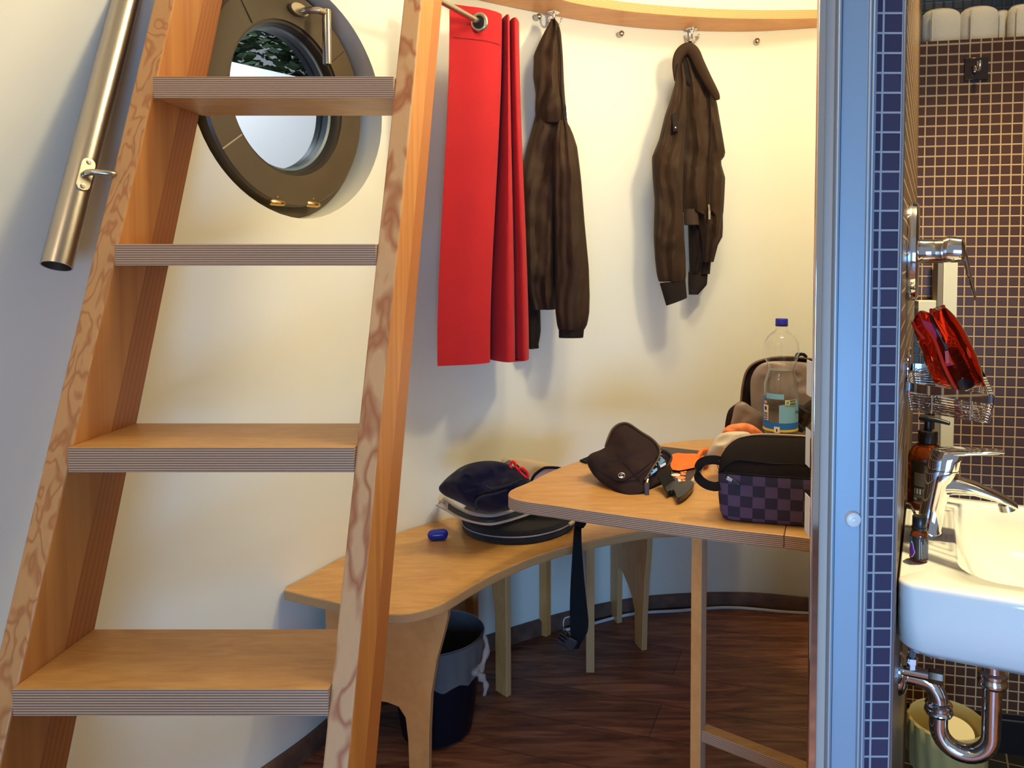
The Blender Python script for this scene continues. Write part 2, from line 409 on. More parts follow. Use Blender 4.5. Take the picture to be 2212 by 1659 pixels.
def drape(levels, folds=(), Tdef=0.05, n=56, step=9, power=0.8, wr=0.0, ws=22, seed=0, seam_y=None):
    """cloth body from surveyed left/right outline: levels = (py, xl, xr, Y, thick)"""
    y0, y1 = levels[0][0], levels[-1][0]; k = max(6, int((y1-y0)/step)); rings = []
    for i in range(k+1):
        py = y0 + (y1-y0)*i/k
        xl, xr, Y, T = interp(levels, py)
        a, b = at(xl, py, Y), at(xr, py, Y); c = (a+b)/2; hw = (b.x-a.x)/2
        t0 = i/k; r = []
        for j in range(n):
            th = 2*PI*j/n; cu, su = math.cos(th), math.sin(th)
            x = c.x + hw*math.copysign(abs(cu)**0.9, cu)
            d = -T/2*math.copysign(abs(su)**power, su)
            fo = 0.0
            for (fr, am, sh, ph) in folds:
                fo += 0.6*am*math.sin(fr*(cu + sh*t0 + 0.35*noise.noise(Vector((seed, t0*5, fr))))*PI + ph)*abs(su)
            p = Vector((x, Y + d + fo*(1 if su > 0 else 0.4), c.z))
            if wr: p.y += wr*(1.2*noise.noise(Vector((x*ws*0.7 + c.z*ws*0.35 + seed, c.z*ws*0.6 - x*ws*0.3, seed))) + 0.9*(0.3-abs(noise.noise(Vector((x*ws*1.1 - c.z*ws*0.9, c.z*ws*0.8 + x*ws*0.5, seed))))))*abs(su)
            r.append(p)
        rings.append(r)
    return MB().loft(rings)

# ================================================================== THE SETTING
# plan of the curved wall, surveyed along the skirting and the bench
BH = 0.463
plan_pts = [Vector((-1.05, -1.3, 0)), Vector((-1.28, -0.5, 0)), Vector((-1.30, 0.25, 0)), Vector((-1.22, 0.80, 0)), Vector((-1.06, 1.30, 0))]
for p in [(603,1273),(735,1204),(870,1146),(1000,1112)]:
    q = ath(*p, BH); plan_pts.append(Vector((q.x, q.y, 0)))
for p in [(1215,1354),(1368,1321),(1497,1310),(1620,1309),(1746,1320)]:
    q = ath(*p, 0); plan_pts.append(Vector((q.x, q.y, 0)))
plan_pts += [Vector((1.45, 2.55, 0)), Vector((1.85, 2.15, 0))]
PL = cr(plan_pts, 14)
S = [0.0]
for a, b in zip(PL, PL[1:]): S.append(S[-1] + (b-a).length)
def wp(s, z=0.0, off=0.0):
    s = max(0.0, min(S[-1]-1e-6, s)); i = 0
    lo, hi = 0, len(S)-1
    while hi-lo > 1:
        m = (lo+hi)//2
        if S[m] <= s: lo = m
        else: hi = m
    def nrm(k):
        t = (PL[min(k+1, len(PL)-1)] - PL[max(k-1, 0)]).normalized(); return Vector((-t.y, t.x, 0))
    f = (s-S[lo])/(S[hi]-S[lo]); p = PL[lo].lerp(PL[hi], f); nn = nrm(lo).lerp(nrm(hi), f).normalized()
    return Vector((p.x, p.y, z)) + nn*off       # positive off = outwards
def s_at_px(px, h=1.6):          # arc length where the wall is met by the view column px
    best = None
    for i in range(len(PL)):
        if PL[i].y < 0.4: continue
        e = abs(PL[i].x/PL[i].y - (px-CX)/F)
        if best is None or e < best[0]: best = (e, S[i])
    s = best[1]; st = 0.03
    for _ in range(30):
        g = [(abs(wp(q).x/wp(q).y - (px-CX)/F), q) for q in (s-st, s, s+st)]; s = min(g)[1]; st *= 0.7
    return s
ZC = 2.62
WS0 = s_at_px(656); WP = wp(WS0); WZ0 = at(656, 212, WP.y).z; WR = 0.298; WQ = 0.36; WT = 0.16
def wall_surface(mb, off, flip):
    cols = [S[-1]*i/150 for i in range(151)]
    cols = [c for c in cols if abs(c-WS0) > WQ+0.01]
    left = [c for c in cols if c < WS0] + [WS0-WQ]; right = [WS0+WQ] + [c for c in cols if c > WS0]
    def q(a, b, c, d): mb.face((d, c, b, a) if flip else (a, b, c, d))
    def vid(s, z): mb.v.append(wp(s, z, off)); return len(mb.v)-1
    for L in (left, right):
        zs = [0, 0.6, 1.2, 1.8, ZC]; g = [[vid(s, z) for z in zs] for s in L]
        for i in range(len(L)-1):
            for j in range(len(zs)-1): q(g[i][j], g[i+1][j], g[i+1][j+1], g[i][j+1])
    N = 8; mid = [WS0 + WQ*k/N for k in range(-N, N+1)]
    for z0, z1 in ((0, WZ0-WQ), (WZ0+WQ, ZC)):
        g = [[vid(s, z) for z in (z0, z1)] for s in mid]
        for i in range(len(mid)-1): q(g[i][0], g[i+1][0], g[i+1][1], g[i][1])
    bd = [(-1+2*k/16, -1) for k in range(16)] + [(1, -1+2*k/16) for k in range(16)] + [(1-2*k/16, 1) for k in range(16)] + [(-1, 1-2*k/16) for k in range(16)]
    o = [vid(WS0+WQ*a, WZ0+WQ*b) for a, b in bd]; inner = []
    for a, b in bd:
        r = math.hypot(a, b); inner.append(vid(WS0+WR*a/r, WZ0+WR*b/r))
    for i in range(64):
        j = (i+1) % 64; q(o[i], o[j], inner[j], inner[i])
    return inner
mb = MB(); i1 = wall_surface(mb, 0.0, True); i2 = wall_surface(mb, WT, False)
for i in range(64):
    j = (i+1) % 64; mb.face((i1[i], i1[j], i2[j], i2[i]))
struct(mb.build('wall_round', M_WALL, angle=35))

# floor, ceiling, skirting
fl = [wp(S[-1]*i/60, 0) for i in range(61)]
mb = MB(); mb.slab([Vector((-2.2,-1.6,-0.05)), Vector((2.6,-1.6,-0.05)), Vector((2.6,3.4,-0.05)), Vector((-2.2,3.4,-0.05))], (0,0,1), 0.05)
struct(mb.build('floor', M_FLOOR, smooth=False))
mb = MB(); mb.slab([Vector((-1.6,-1.0,ZC)), Vector((2.3,-1.0,ZC)), Vector((2.3,3.2,ZC)), Vector((-1.6,3.2,ZC))], (0,0,1), 0.08)
struct(mb.build('ceiling', M_WALL, smooth=False))
rings = []
for i in range(121):
    s = S[-1]*i/120; rings.append([wp(s,0.0,-0.001), wp(s,0.0,-0.016), wp(s,0.046,-0.016), wp(s,0.052,-0.012), wp(s,0.052,-0.001)])
struct(MB().loft(rings).build('baseboard_round', M_BASE))
# white cable lying along the skirting
sA = s_at_px(1205); sB = S[-1]-0.5
cab = [wp(sA + (sB-sA)*i/60, 0.006, -0.034 - 0.006*math.sin(i*0.5)) for i in range(61)]
tag(MB().tube(cab, 0.0055, 8).build('cable', M_CABLE), 'thin white cable lying along the foot of the curved wall', 'cable')

# outside the window
o_ = [at(430, 98, 3.3), at(860, 212, 3.3)]; pan = [Vector((o_[0].x-0.6, 3.45, 0)), Vector((o_[1].x+0.5, 3.30, 0)), Vector((o_[1].x+0.5, 3.30, o_[1].z-0.12)), Vector((o_[0].x-0.6, 3.45, o_[0].z+0.12))]
struct(MB().slab(pan, (0, 1, 0), 0.10).build('wall_outside', M_RENDER, smooth=False))
random.seed(3); mb = MB()
tc0 = at(600, 60, 4.6)
for i in range(7000):
    p = tc0 + Vector((random.gauss(0, 0.65), random.gauss(0.3, 0.35), random.gauss(0.15, 0.55)))
    if p.y < 3.7: continue
    R = Matrix.Rotation(random.uniform(0, 6.28), 3, 'Z') @ Matrix.Rotation(random.uniform(0, 3.1), 3, 'X'); L = random.uniform(0.03, 0.06)
    b = len(mb.v); mb.v += [p + R @ Vector(q) for q in ((-L, 0, 0), (0, -L*0.45, 0.004), (L, 0, 0), (0, L*0.45, 0.004))]; mb.face((b, b+1, b+2, b+3))
tr = thing('tree', 'dark leafy tree outside, seen through the top of the round window', 'tree', (tc0.x, 4.9, 0))
mb.build('foliage', M_LEAF, tr, smooth=False)
MB().tube([(tc0.x, 4.95, 0), (tc0.x+0.05, 4.9, 1.2), (tc0.x-0.05, 4.9, 2.4)], [0.09, 0.07, 0.03], 10).build('trunk', mat('bark', (0.06, 0.04, 0.025), 0.9), tr)

# ---- round window
wn = (wp(WS0, 0, 1.0) - wp(WS0, 0, 0)).normalized(); wt = Vector((wn.y, -wn.x, 0)); wz = Vector((0, 0, 1))
def WF(r, ang, off): return wp(WS0, WZ0, 0) + wn*off + (wt*math.cos(ang) + wz*math.sin(ang))*r
def ring_solid(prof, n=96, a0=0.0, a1=2*PI):
    mb = MB(); full = abs(a1-a0-2*PI) < 1e-6
    rings = [[WF(r, a0+(a1-a0)*j/n, o) for r, o in prof] for j in range(n if full else n+1)]
    return mb.loft(rings, not full, closed=full)
win = sub_struct('window_1', wp(WS0, WZ0, 0.05))
ring_solid([(0.255, 0.062), (0.296, 0.062), (0.296, 0.12), (0.255, 0.12)]).build('window_frame', M_WINF, win)
ring_solid([(0.190, 0.030), (0.262, 0.026), (0.268, 0.032), (0.268, 0.10), (0.190, 0.10)]).build('sash', M_WINF, win)
ring_solid([(0.176, 0.048), (0.182, 0.036), (0.190, 0.036), (0.1905, 0.10), (0.176, 0.10)]).build('glazing_bead', mat('dark_bead', (0.030, 0.024, 0.018), 0.35), win)
ring_solid([(0.170, 0.060), (0.1765, 0.056), (0.1765, 0.10), (0.170, 0.10)]).build('gasket', mat('blue_grey_seal', (0.10, 0.14, 0.17), 0.4), win)
mb = MB(); mb.loft([[WF(0.1705, 2*PI*j/64, 0.078) for j in range(64)], [WF(0.1705, 2*PI*j/64, 0.084) for j in range(64)]]); mb.build('pane', M_GLASS, win)
for ang, ww in ((215, 0.0016), (128, 0.0008), (40, 0.0007)):
    a = math.radians(ang); mb = MB()
    c1, c2 = WF(0.194, a, 0.0285), WF(0.264, a, 0.0262); t = wn.cross((c2-c1).normalized())
    mb.slab([c1+t*ww, c2+t*ww, c2-t*ww, c1-t*ww], -wn, 0.0016); mb.build('joint', mat('joint_filler', (0.45, 0.36, 0.26) if ang == 215 else (0.03, 0.02, 0.012), 0.7), win)
for px in (595, 680):           # two brass hinge pins at the foot of the frame
    ang = -PI/2 - 0.20 if px == 595 else -PI/2 + 0.27
    c = WF(0.266, ang, 0.030); mb = MB(); mb.tube([c-wt*0.024, c-wt*0.02, c+wt*0.018, c+wt*0.022], [0.005, 0.008, 0.008, 0.006], 14)
    mb.lathe([(0.003, 0), (0.003, 0.008), (0.0042, 0.009), (0.0042, 0.012)], c+Vector((0,0,0.004)), (0,0,1), 10); mb.build('hinge', M_BRASS, win)
hc = WF(0.226, math.radians(84), 0.026)
mb = MB(); mb.slab(cr([hc + wt*(0.03*math.cos(a)) + wz*(0.015*math.sin(a)) for a in [2*PI*k/16 for k in range(16)]], 2, True), -wn, 0.010)
hd = mb.build('window_handle', M_STEELD, win)
p0 = hc + wt*0.012; mb = MB(); mb.tube([p0, p0-wn*0.028, p0-wn*0.048+wt*0.010, p0-wn*0.050+wt*0.038], 0.0085, 14)
q0 = p0-wn*0.050+wt*0.036; mb.tube([q0+wz*0.010, q0+wz*0.008, q0-wz*0.125, q0-wz*0.128], [0.009, 0.011, 0.011, 0.010], 16); mb.build('lever', M_STEELD, hd)

# ---- partition between room and bathroom
U = Vector((0.400, 0.916, 0)).normalized(); V = Vector((0.916, -0.400, 0)).normalized(); O = Vector((0.3985, 1.0, 0))
def B(a, b, h=0.0): return O + U*a + V*b + Vector((0, 0, h))
PT = 2.62
def uvwall(name, p0, p1, z0, z1, m, thick=0.0, nrm=None):
    p0, p1 = Vector(p0), Vector(p1); L = (p1-p0).length; mb = MB()
    n = nrm.normalized()
    a = [Vector((p0.x,p0.y,z0)), Vector((p1.x,p1.y,z0)), Vector((p1.x,p1.y,z1)), Vector((p0.x,p0.y,z1))]
    mb.v += a; mb.face((0,1,2,3), 0, [(0,z0),(L,z0),(L,z1),(0,z1)])
    mb.v += [q + n*thick for q in a]; mb.face((7,6,5,4), 0, [(0,z0),(L,z0),(L,z1),(0,z1)])
    for i in range(4):
        j = (i+1) % 4; mb.face((i, i+4, j+4, j), 0, [(0,0),(0,thick),(L,thick),(L,0)])
    return mb.build(name, m, smooth=False)
# bathroom-side leaf with brown mosaic, and room-side leaf plastered
struct(uvwall('wall_bathroom_side', B(0.012, 0), B(1.06, 0), 0, PT, M_MOSB, 0.03, -V))
rm0 = Vector((0.300, 1.03, 0)); rm1 = rm0 + U*1.9
struct(uvwall('wall_partition', rm0, rm1, 0, PT, M_WALL, 0.055, V))
# tiled end of the partition facing the room
TX0, TX1 = 0.3575, 0.3925
def tile_end():
    mb = MB(); p = 0.0252; off = 0.3575 + 0.0095 - p
    z = [0, PT]
    mb.v += [Vector((TX0, 0.995, 0)), Vector((TX1, 0.995, 0)), Vector((TX1, 0.995, PT)), Vector((TX0, 0.995, PT)),
             Vector((TX0, 1.03, 0)), Vector((TX1, 1.03, 0)), Vector((TX1, 1.03, PT)), Vector((TX0, 1.03, PT))]
    u0, u1 = TX0-off, TX1-off
    mb.face((0,1,2,3), 0, [(u0,0.004),(u1,0.004),(u1,PT+0.004),(u0,PT+0.004)])
    for q in ((1,5,6,2), (4,0,3,7), (5,4,7,6)): mb.face(q, 0, [(0,0),(0.03,0),(0.03,PT),(0,PT)])
    return mb.build('wall_tiled_end', M_MOSF, smooth=False)
struct(tile_end())
mb = MB(); mb.slab([Vector((TX1, 0.992, 0)), Vector((TX1+0.0035, 0.992, 0)), Vector((TX1+0.0050, 0.996, 0)), Vector((TX1+0.0050, 1.03, 0)), Vector((TX1, 1.03, 0))], (0,0,1), PT)
struct(mb.build('trim_1', mat('steel_corner_trim', (0.45, 0.44, 0.45), 0.25, 0.9), bevel=0.001))
# aluminium door frame (one profile with ridges), bumper, glass edge
door = sub_struct('door_1', (0.33, 0.99, 0))
def prof(pts, name, m, z0=0.0, z1=PT, parent=door): return MB().slab([Vector((x-0.005, y, z0)) for x, y in pts], (0,0,1), z1-z0).build(name, m, parent, bevel=0.0006)
prof([(0.3105,0.985),(0.3135,0.982),(0.3145,0.985),(0.3165,0.985),(0.3165,0.987),(0.3495,0.987),(0.350,0.983),(0.3525,0.983),(0.353,0.986),(0.3545,0.986),(0.355,0.983),(0.3575,0.983),(0.358,0.987),(0.3622,0.989),(0.3622,1.03),(0.3105,1.03)], 'door_frame', M_ALU)
prof([(0.3552,0.9822),(0.3572,0.9822),(0.3572,0.9832),(0.3552,0.9832)], 'ridge', M_ALUL)
prof([(0.3502,0.9822),(0.3522,0.9822),(0.3522,0.9832),(0.3502,0.9832)], 'ridge', M_ALUL)
prof([(0.3107,0.9842),(0.3128,0.9822),(0.3128,0.9812),(0.3107,0.9812)], 'ridge', M_ALUL)
prof([(0.3157,0.9846),(0.3167,0.9846),(0.3167,0.9865),(0.3157,0.9865)], 'shadow_groove', M_GASK)
prof([(0.2990,0.995),(0.3105,0.995),(0.3105,1.03),(0.2990,1.03)], 'inner_jamb', M_BEIGE)
prof([(0.2860,0.988),(0.2872,0.986),(0.2960,0.986),(0.2990,0.990),(0.2990,0.996),(0.2868,0.996)], 'chrome_seal_strip', M_CHROME)
bc = at(1842, 1121, 0.986); mb = MB(); mb.lathe([(0.0105,0),(0.0105,0.002),(0.0092,0.0055),(0.0055,0.0072),(0.0035,0.0072),(0.0034,0.0086),(0.0015,0.0092),(0.0002,0.0092)], (bc.x, 0.987, bc.z), (0,-1,0), 28)
bu = mb.build('door_bumper', M_WHITE, door); bu['label'] = 'round white plastic bumper'
for y0, y1, xa in ((778, 855, 1757), (925, 1006, 1745), (1068, 1152, 1745)):
    pa, pb = at(xa, y0, 1.01), at(xa, y1, 1.01); x0 = pa.x; wdt = 0.283 - x0
    mb = MB(); mb.slab([Vector((x0, 0.998, pb.z)), Vector((0.2812, 0.998, pb.z)), Vector((0.2812, 0.998, pa.z)), Vector((x0+0.003, 0.998, pa.z-0.004)), Vector((x0, 0.998, pa.z-0.012))], (0,1,0), 0.022)
    mb.build('hinge_block', M_WHITE, door, bevel=0.0008)

# ---- bathroom shell
BC = B(1.02, 0); bw = Vector((math.cos(math.radians(-12.0)), math.sin(math.radians(-12.0)), 0)); bnn = Vector((-bw.y, bw.x, 0))
LT = at(2100, 87, 1.92).z
struct(uvwall('wall_bathroom_back', BC - bw*0.01, BC + bw*1.5, 0.116, LT, M_MOSB, 0.22, bnn))
struct(uvwall('wall_bathroom_foot', BC - bw*0.01 - bnn*0.004, BC + bw*1.5 - bnn*0.004, 0.0, 0.116, M_TILED, 0.2, bnn))
struct(uvwall('wall_bathroom_upper', BC + bnn*0.225 - bw*0.05, BC + bnn*0.225 + bw*1.5, LT-0.02, PT, mosaic('mosaic_dark_blue', (0.008,0.014,0.030), (0.02,0.04,0.08)), 0.03, bnn))
struct(uvwall('wall_bathroom_right', BC + bw*0.95, BC + bw*0.95 - bnn*1.6, 0, PT, M_MOSB, 0.03, bw))
mb = MB(); mb.slab([B(0.02,0,0.0), B(0.02,1.1,0.0), B(1.1,1.1,0.0), B(1.1,0,0.0)], (0,0,1), 0.012); 
struct(mb.build('floor_bathroom', M_TILED, smooth=False))

# ================================================================== LADDER
def yf(h): return 1.0834 + (h-0.650)*0.3925
def xli(h): return -0.8435 + 0.0125*(h-0.65)
def xri(h): return -0.3875 + 0.007*(h-0.65)
lad = thing('ladder', 'steep wooden loft ladder with thick plywood treads in front of the round window', 'ladder', (-0.6, 1.0, 0))
D = 0.172
for side, xi, nm in ((-1, xli, M_PINE), (1, xri, M_PINE2)):
    h0, h1 = -0.0, 2.5
    wl = 0.040 if side < 0 else 0.036
    def pt(h, o, back): return Vector((xi(h) + side*o, yf(h) + (D if back else 0), h))
    loop = [pt(h0,0,0), pt(h0,wl,0), pt(h0,wl,1), pt(h0,0,1)]; loop2 = [pt(h1,0,0), pt(h1,wl,0), pt(h1,wl,1), pt(h1,0,1)]
    mb = MB(); mb.v = loop + loop2
    for q in ((3,2,1,0), (4,5,6,7), (2,3,7,6), (3,0,4,7), (1,2,6,5)): mb.face(q if side > 0 else q[::-1], 1)
    q = (0,1,5,4); mb.face(q if side > 0 else q[::-1], 0)
    mb.build('rail', [nm, M_PINES], lad, smooth=False, bevel=0.003)
random.seed(5)
for i, (py, thk) in enumerate(((1490, 0.040), (967, 0.040), (528, 0.0375), (165, 0.040))):
    hh = (0.6501, 0.9706, 1.2947, 1.6098)[i]
    y0 = yf(hh) - 0.013
    xl, xr = xli(hh), xri(hh)
    a = Vector((xl-0.007, y0, hh)); e = 0.003
    pts = [Vector((xl+0.0, y0, hh-thk)), Vector((xr-0.000, y0, hh-thk)), Vector((xr-0.000, y0+0.179, hh-thk)), Vector((xl, y0+0.179, hh-thk))]
    MB().slab(pts, (0,0,1), thk, 0, 1).build('tread', [M_PLY, M_EDGE], lad, smooth=False, bevel=0.0012)
for hh in (0.329,):
    y0 = yf(hh) - 0.013; xl, xr = xli(hh), xri(hh)
    MB().slab([Vector((xl, y0, hh-0.04)), Vector((xr, y0, hh-0.04)), Vector((xr, y0+0.179, hh-0.04)), Vector((xl, y0+0.179, hh-0.04))], (0,0,1), 0.04, 0, 1).build('tread', [M_PLY, M_EDGE], lad, smooth=False, bevel=0.0012)

# handrail beside the ladder
hr = thing('handrail', 'satin steel tube handrail standing off the wall left of the ladder', 'handrail', (-0.92, 1.30, 1.257))
hb_ = Vector((-0.9337, 1.32, 1.2563)); dirn = Vector((0.0, 0.419, 1)).normalized()
top = hb_ + dirn*1.15; R0 = 0.0242
mb = MB(); n = 36
az = dirn; ax = az.orthogonal().normalized(); ay = az.cross(ax)
def rg(p, r): return [p + (ax*math.cos(2*PI*j/n) + ay*math.sin(2*PI*j/n))*r for j in range(n)]
mb.loft([rg(hb_+dirn*0.03, R0-0.002), rg(hb_, R0-0.002), rg(hb_, R0), rg(top, R0)], cap=True)
mb.build('tube', M_STEEL, hr)
pc = at(190, 385, 1.39); t = (pc.z-hb_.z)/dirn.z; pc = hb_ + dirn*t
fx = Vector((0.80, -0.60, 0)).normalized(); fx = (fx - dirn*fx.dot(dirn)).normalized(); sd = dirn.cross(fx)
pl = []
for k in range(24):
    a = 2*PI*k/24; pl.append(pc + fx*0.0205 + sd*(0.012*math.cos(a)) + dirn*(0.0125*math.sin(a) + math.copysign(0.020, math.sin(a))))
pm = MB().slab(pl, fx, 0.006).build('saddle_plate', M_STEELD, hr, bevel=0.001)
for k in (-1, 1): MB().lathe([(0.0045,0),(0.0045,0.0015),(0.002,0.0018),(0.0018,0.0006)], pc + fx*0.0265 + dirn*(0.024*k), fx, 14).build('screw', M_STEELD, pm)
s0 = pc + fx*0.026; mb = MB(); mb.tube(cr([s0, s0 + fx*0.008, s0 + fx*0.012 + Vector((0.008,0.004,0)), Vector((-0.872, s0.y+0.010, s0.z+0.001)), Vector((-0.872, max(s0.y+0.03, yf(s0.z)+0.02), s0.z+0.001))], 6), 0.006, 12); mb.build('stem', M_STEELD, hr)

# ================================================================== RING SHELF, HOOKS, KNOBS, ROD, CURTAIN
HS = 2.068
sL = s_at_px(905); sR = s_at_px(1880); mb = MB(); ins = []; 
N = 70
pin, pout = [], []
for i in range(N+1):
    s = sL + (sR-sL)*i/N; pout.append(wp(s, HS, -0.002))
fe = [at(p[0], p[1], 1).copy() for p in ()]
fr = [ath(*p, HS) for p in ((1100,-42),(1221,2),(1307,18),(1388,28),(1510,37),(1640,41),(1762,40),(1890,37))]
pin = cr(fr, 10)
pa = wp(s_at_px(985), HS, -0.10)
loop = pout + list(reversed(pin))
mb.slab(loop, (0,0,1), 0.030, 0, 1)
tag(mb.build('curved_shelf', [M_PLYV, M_EDGEL], smooth=False, bevel=0.002), 'curved birch plywood shelf running round the wall above the coats', 'shelf')
mb = MB()
def hook(px, py):
    p = ath(px, py, HS); h = thing('coat_hook', '', 'coat hook', p, 'chrome hooks under the curved shelf')
    mb = MB(); mb.lathe([(0.020,0),(0.020,-0.002),(0.016,-0.004),(0.007,-0.006),(0.005,-0.010),(0.005,-0.032),(0.007,-0.036),(0.003,-0.044),(0.0003,-0.046)], p, (0,0,1), 24); mb.build('stem', M_CHROME, h)
    for k, a in enumerate((10, 130, 250)):
        d = Vector((math.cos(math.radians(a)), math.sin(math.radians(a)), 0))
        mb = MB(); mb.tube(cr([p+Vector((0,0,-0.036)), p+d*0.012+Vector((0,0,-0.042)), p+d*0.023+Vector((0,0,-0.036)), p+d*0.026+Vector((0,0,-0.024))], 5), 0.0032, 10)
        mb.lathe([(0.0002,-0.005),(0.004,-0.003),(0.005,0),(0.004,0.003),(0.0002,0.005)], p+d*0.026+Vector((0,0,-0.022)), (0,0,1), 12); mb.build('prong', M_CHROME, h)
    for k in range(3):
        a = math.radians(70+120*k); MB().lathe([(0.003,0),(0.003,0.0008),(0.001,0.0012)], p+Vector((math.cos(a)*0.013, math.sin(a)*0.013, -0.0045)), (0,0,-1), 8).build('screw', M_STEELD, h)
    return h, p
hk1, HP1 = hook(1196, 26); hk1['label'] = 'chrome hook under the shelf holding the long hooded jacket'
hk2, HP2 = hook(1494, 62); hk2['label'] = 'three-pronged chrome hook under the shelf holding the short jacket'
for px, py, lb in ((1160, 4, 'small round metal stud under the shelf at the red curtain side'), (1337, 76, 'small round metal stud below the shelf, between the two hanging jackets'), (1629, 92, 'small round metal stud below the shelf, nearest the metal door frame')):
    s = s_at_px(px); w0 = wp(s, 0); z = at(px, py, w0.y).z; z = min(z, HS-0.018); nn = wp(s, 0, -1) - w0
    o = MB().lathe([(0.010,0),(0.010,0.010),(0.0085,0.013),(0.0095,0.017),(0.0095,0.024),(0.006,0.028),(0.0005,0.029)], Vector((w0.x, w0.y, z)) - nn*0.001, nn, 20).build('wall_stud', M_STEELD)
    tag(o, lb, 'stud', 'metal studs under the curved shelf')

# curtain rod: starts by the ladder, ends in the curtain eyelet
re_ = at(1040, 50, 2.16); rs_ = Vector((re_.x-0.19, re_.y-0.46, re_.z)); rdir = (re_-rs_).normalized()
rod = thing('curtain_rod', 'thin steel curtain rod passing through the red curtain eyelet', 'curtain rod', rs_)
MB().tube([rs_, re_+rdir*0.17], 0.0085, 16).build('rod', M_STEELD, rod)
MB().tube([rs_+rdir*0.02, rs_+rdir*0.02+Vector((0,0,ZC-rs_.z+0.002))], 0.006, 10).build('hanger', M_STEELD, rod)
# curtain: accordion of four folds
cur = thing('curtain', 'bright red cloth curtain hanging in folds beside the dark brown hooded jacket', 'curtain', at(1040, 700, 2.25))
def curtain():
    prof_top = [(977,2.12),(1000,2.135),(1050,2.16),(1083,2.20),(1087,2.235),(1080,2.30),(1088,2.25),(1100,2.21),(1104,2.25),(1100,2.32),(1106,2.26),(1117,2.24),(1124,2.29),(1121,2.34),(1112,2.36)]
    prof_bot = [(943,2.13),(975,2.145),(1020,2.165),(1054,2.20),(1057,2.24),(1052,2.31),(1062,2.26),(1098,2.21),(1112,2.26),(1106,2.33),(1113,2.27),(1133,2.24),(1142,2.29),(1136,2.35),(1122,2.37)]
    rows = 60; Z0 = at(1040, 18, 2.16).z; Z1 = at(1000, 788, 2.16).z
    K = len(prof_top); mb = MB(); rings = []
    front = []
    for i in range(rows+1):
        t = i/rows; z = Z0 + (Z1-Z0)*t; tt = smoothstep(t)
        pts = []
        for (xa, ya), (xb, yb) in zip(prof_top, prof_bot):
            px = xa + (xb-xa)*tt; Y = ya + (yb-ya)*tt
            x = (px + (0 if True else 0) - CX)/F*Y
            x = x - 0.0005*0
            pts.append(Vector((x, Y, z)))
        c = cr(pts, 5)
        for q in c: q.y += 0.004*noise.noise(Vector((q.x*9, 0, q.z*3))) 
        front.append(c)
    n = len(front[0])
    for c in front:
        back = []
        for j in range(n):
            t = (c[min(j+1, n-1)]-c[max(j-1, 0)]); t.z = 0; t.normalize(); nn = Vector((-t.y, t.x, 0)); back.append(c[j] + nn*0.0022)
        rings.append(c + back[::-1])
    mb.loft(rings)
    return mb, Z0, Z1
mb, Z0, Z1 = curtain(); mb.build('cloth', M_RED, cur, angle=60)
ey = Vector((re_.x, re_.y-0.0, re_.z))
nrm_e = Vector((-0.25, -0.95, 0)).normalized(); ec = at(1035, 48, 2.145)
mb = MB(); mb.tube([ec + (Vector((0.95,-0.25,0))*math.cos(a) + wz*math.sin(a))*0.0215 for a in [2*PI*k/32 for k in range(32)]], 0.0058, 10, closed=True)
mb.build('eyelet', M_STEELD, cur)
mb = MB(); mb.lathe([(0.0005,0),(0.017,0.0),(0.017,0.0015),(0.0005,0.0015)], ec - nrm_e*0.001, nrm_e, 28); mb.build('eyelet_opening', M_GASK, cur)
mb = MB(); hs = [];  
for i in range(40):
    px = 981 + (1083-981)*i/39; Y = interp([(977,2.12),(1000,2.135),(1050,2.16),(1083,2.20)], px)[0]; q = at(px, 86, Y); hs.append(Vector((q.x, q.y-0.0015, Z0-0.088)))
MB().tube(hs, 0.0010, 6).build('hem_stitch', mat('dark_red_thread', (0.30,0.008,0.010), 0.8), cur)

# ================================================================== JACKETS
j1 = thing('hooded_jacket', 'long dark brown hooded jacket hanging by its hood next to the red curtain', 'jacket', at(1196, 752, 2.42))
Yj = 2.455
fb = ((2.3, 0.010, 0.15, 0.4), (4.7, 0.006, 0.4, 1.2))
# left sleeve (behind), body, hood, right sleeve (front)
drape([(300,1150,1180,2.46,.05),(366,1127,1172,2.46,.06),(434,1117,1165,2.46,.07),(530,1114,1160,2.46,.07),(626,1115,1166,2.46,.07),(715,1118,1168,2.46,.06),(733,1119,1166,2.46,.055),(737,1122,1163,2.46,.05),(752,1121,1164,2.46,.05)], ((1.6,.006,.4,1),(3.6,.003,.3,0)), wr=0.006, seed=3).build('sleeve', M_JDARK, j1)
drape([(236,1160,1222,2.47,.07),(275,1150,1229,2.47,.08),(318,1138,1228,2.465,.09),(366,1128,1226,2.46,.10),(434,1124,1216,2.455,.11),(530,1128,1206,2.45,.11),(600,1138,1204,2.44,.10),(640,1146,1202,2.44,.09),(652,1149,1200,2.44,.08),(668,1151,1200,2.44,.075)], ((1.7,.012,.25,.9),(4.1,.005,.5,.2)), wr=0.010, seed=9).build('body', M_JBROWN, j1)
hm = drape([(42,1190,1200,2.46,.02),(52,1186,1207,2.46,.03),(72,1175,1212,2.455,.05),(120,1153,1216,2.45,.08),(169,1152,1218,2.445,.10),(202,1157,1220,2.445,.10),(240,1156,1223,2.45,.09),(268,1157,1226,2.46,.07)], ((1.4,.012,.5,2.1),(2.6,.007,.7,.3)), wr=0.014, ws=16, seed=21).build('hood', M_JBROWN, j1)
MB().tube([at(1206,60,2.425), at(1211,120,2.41), at(1213,200,2.405), at(1219,262,2.415)], 0.0028, 8).build('hood_edge', M_JDARK, hm)
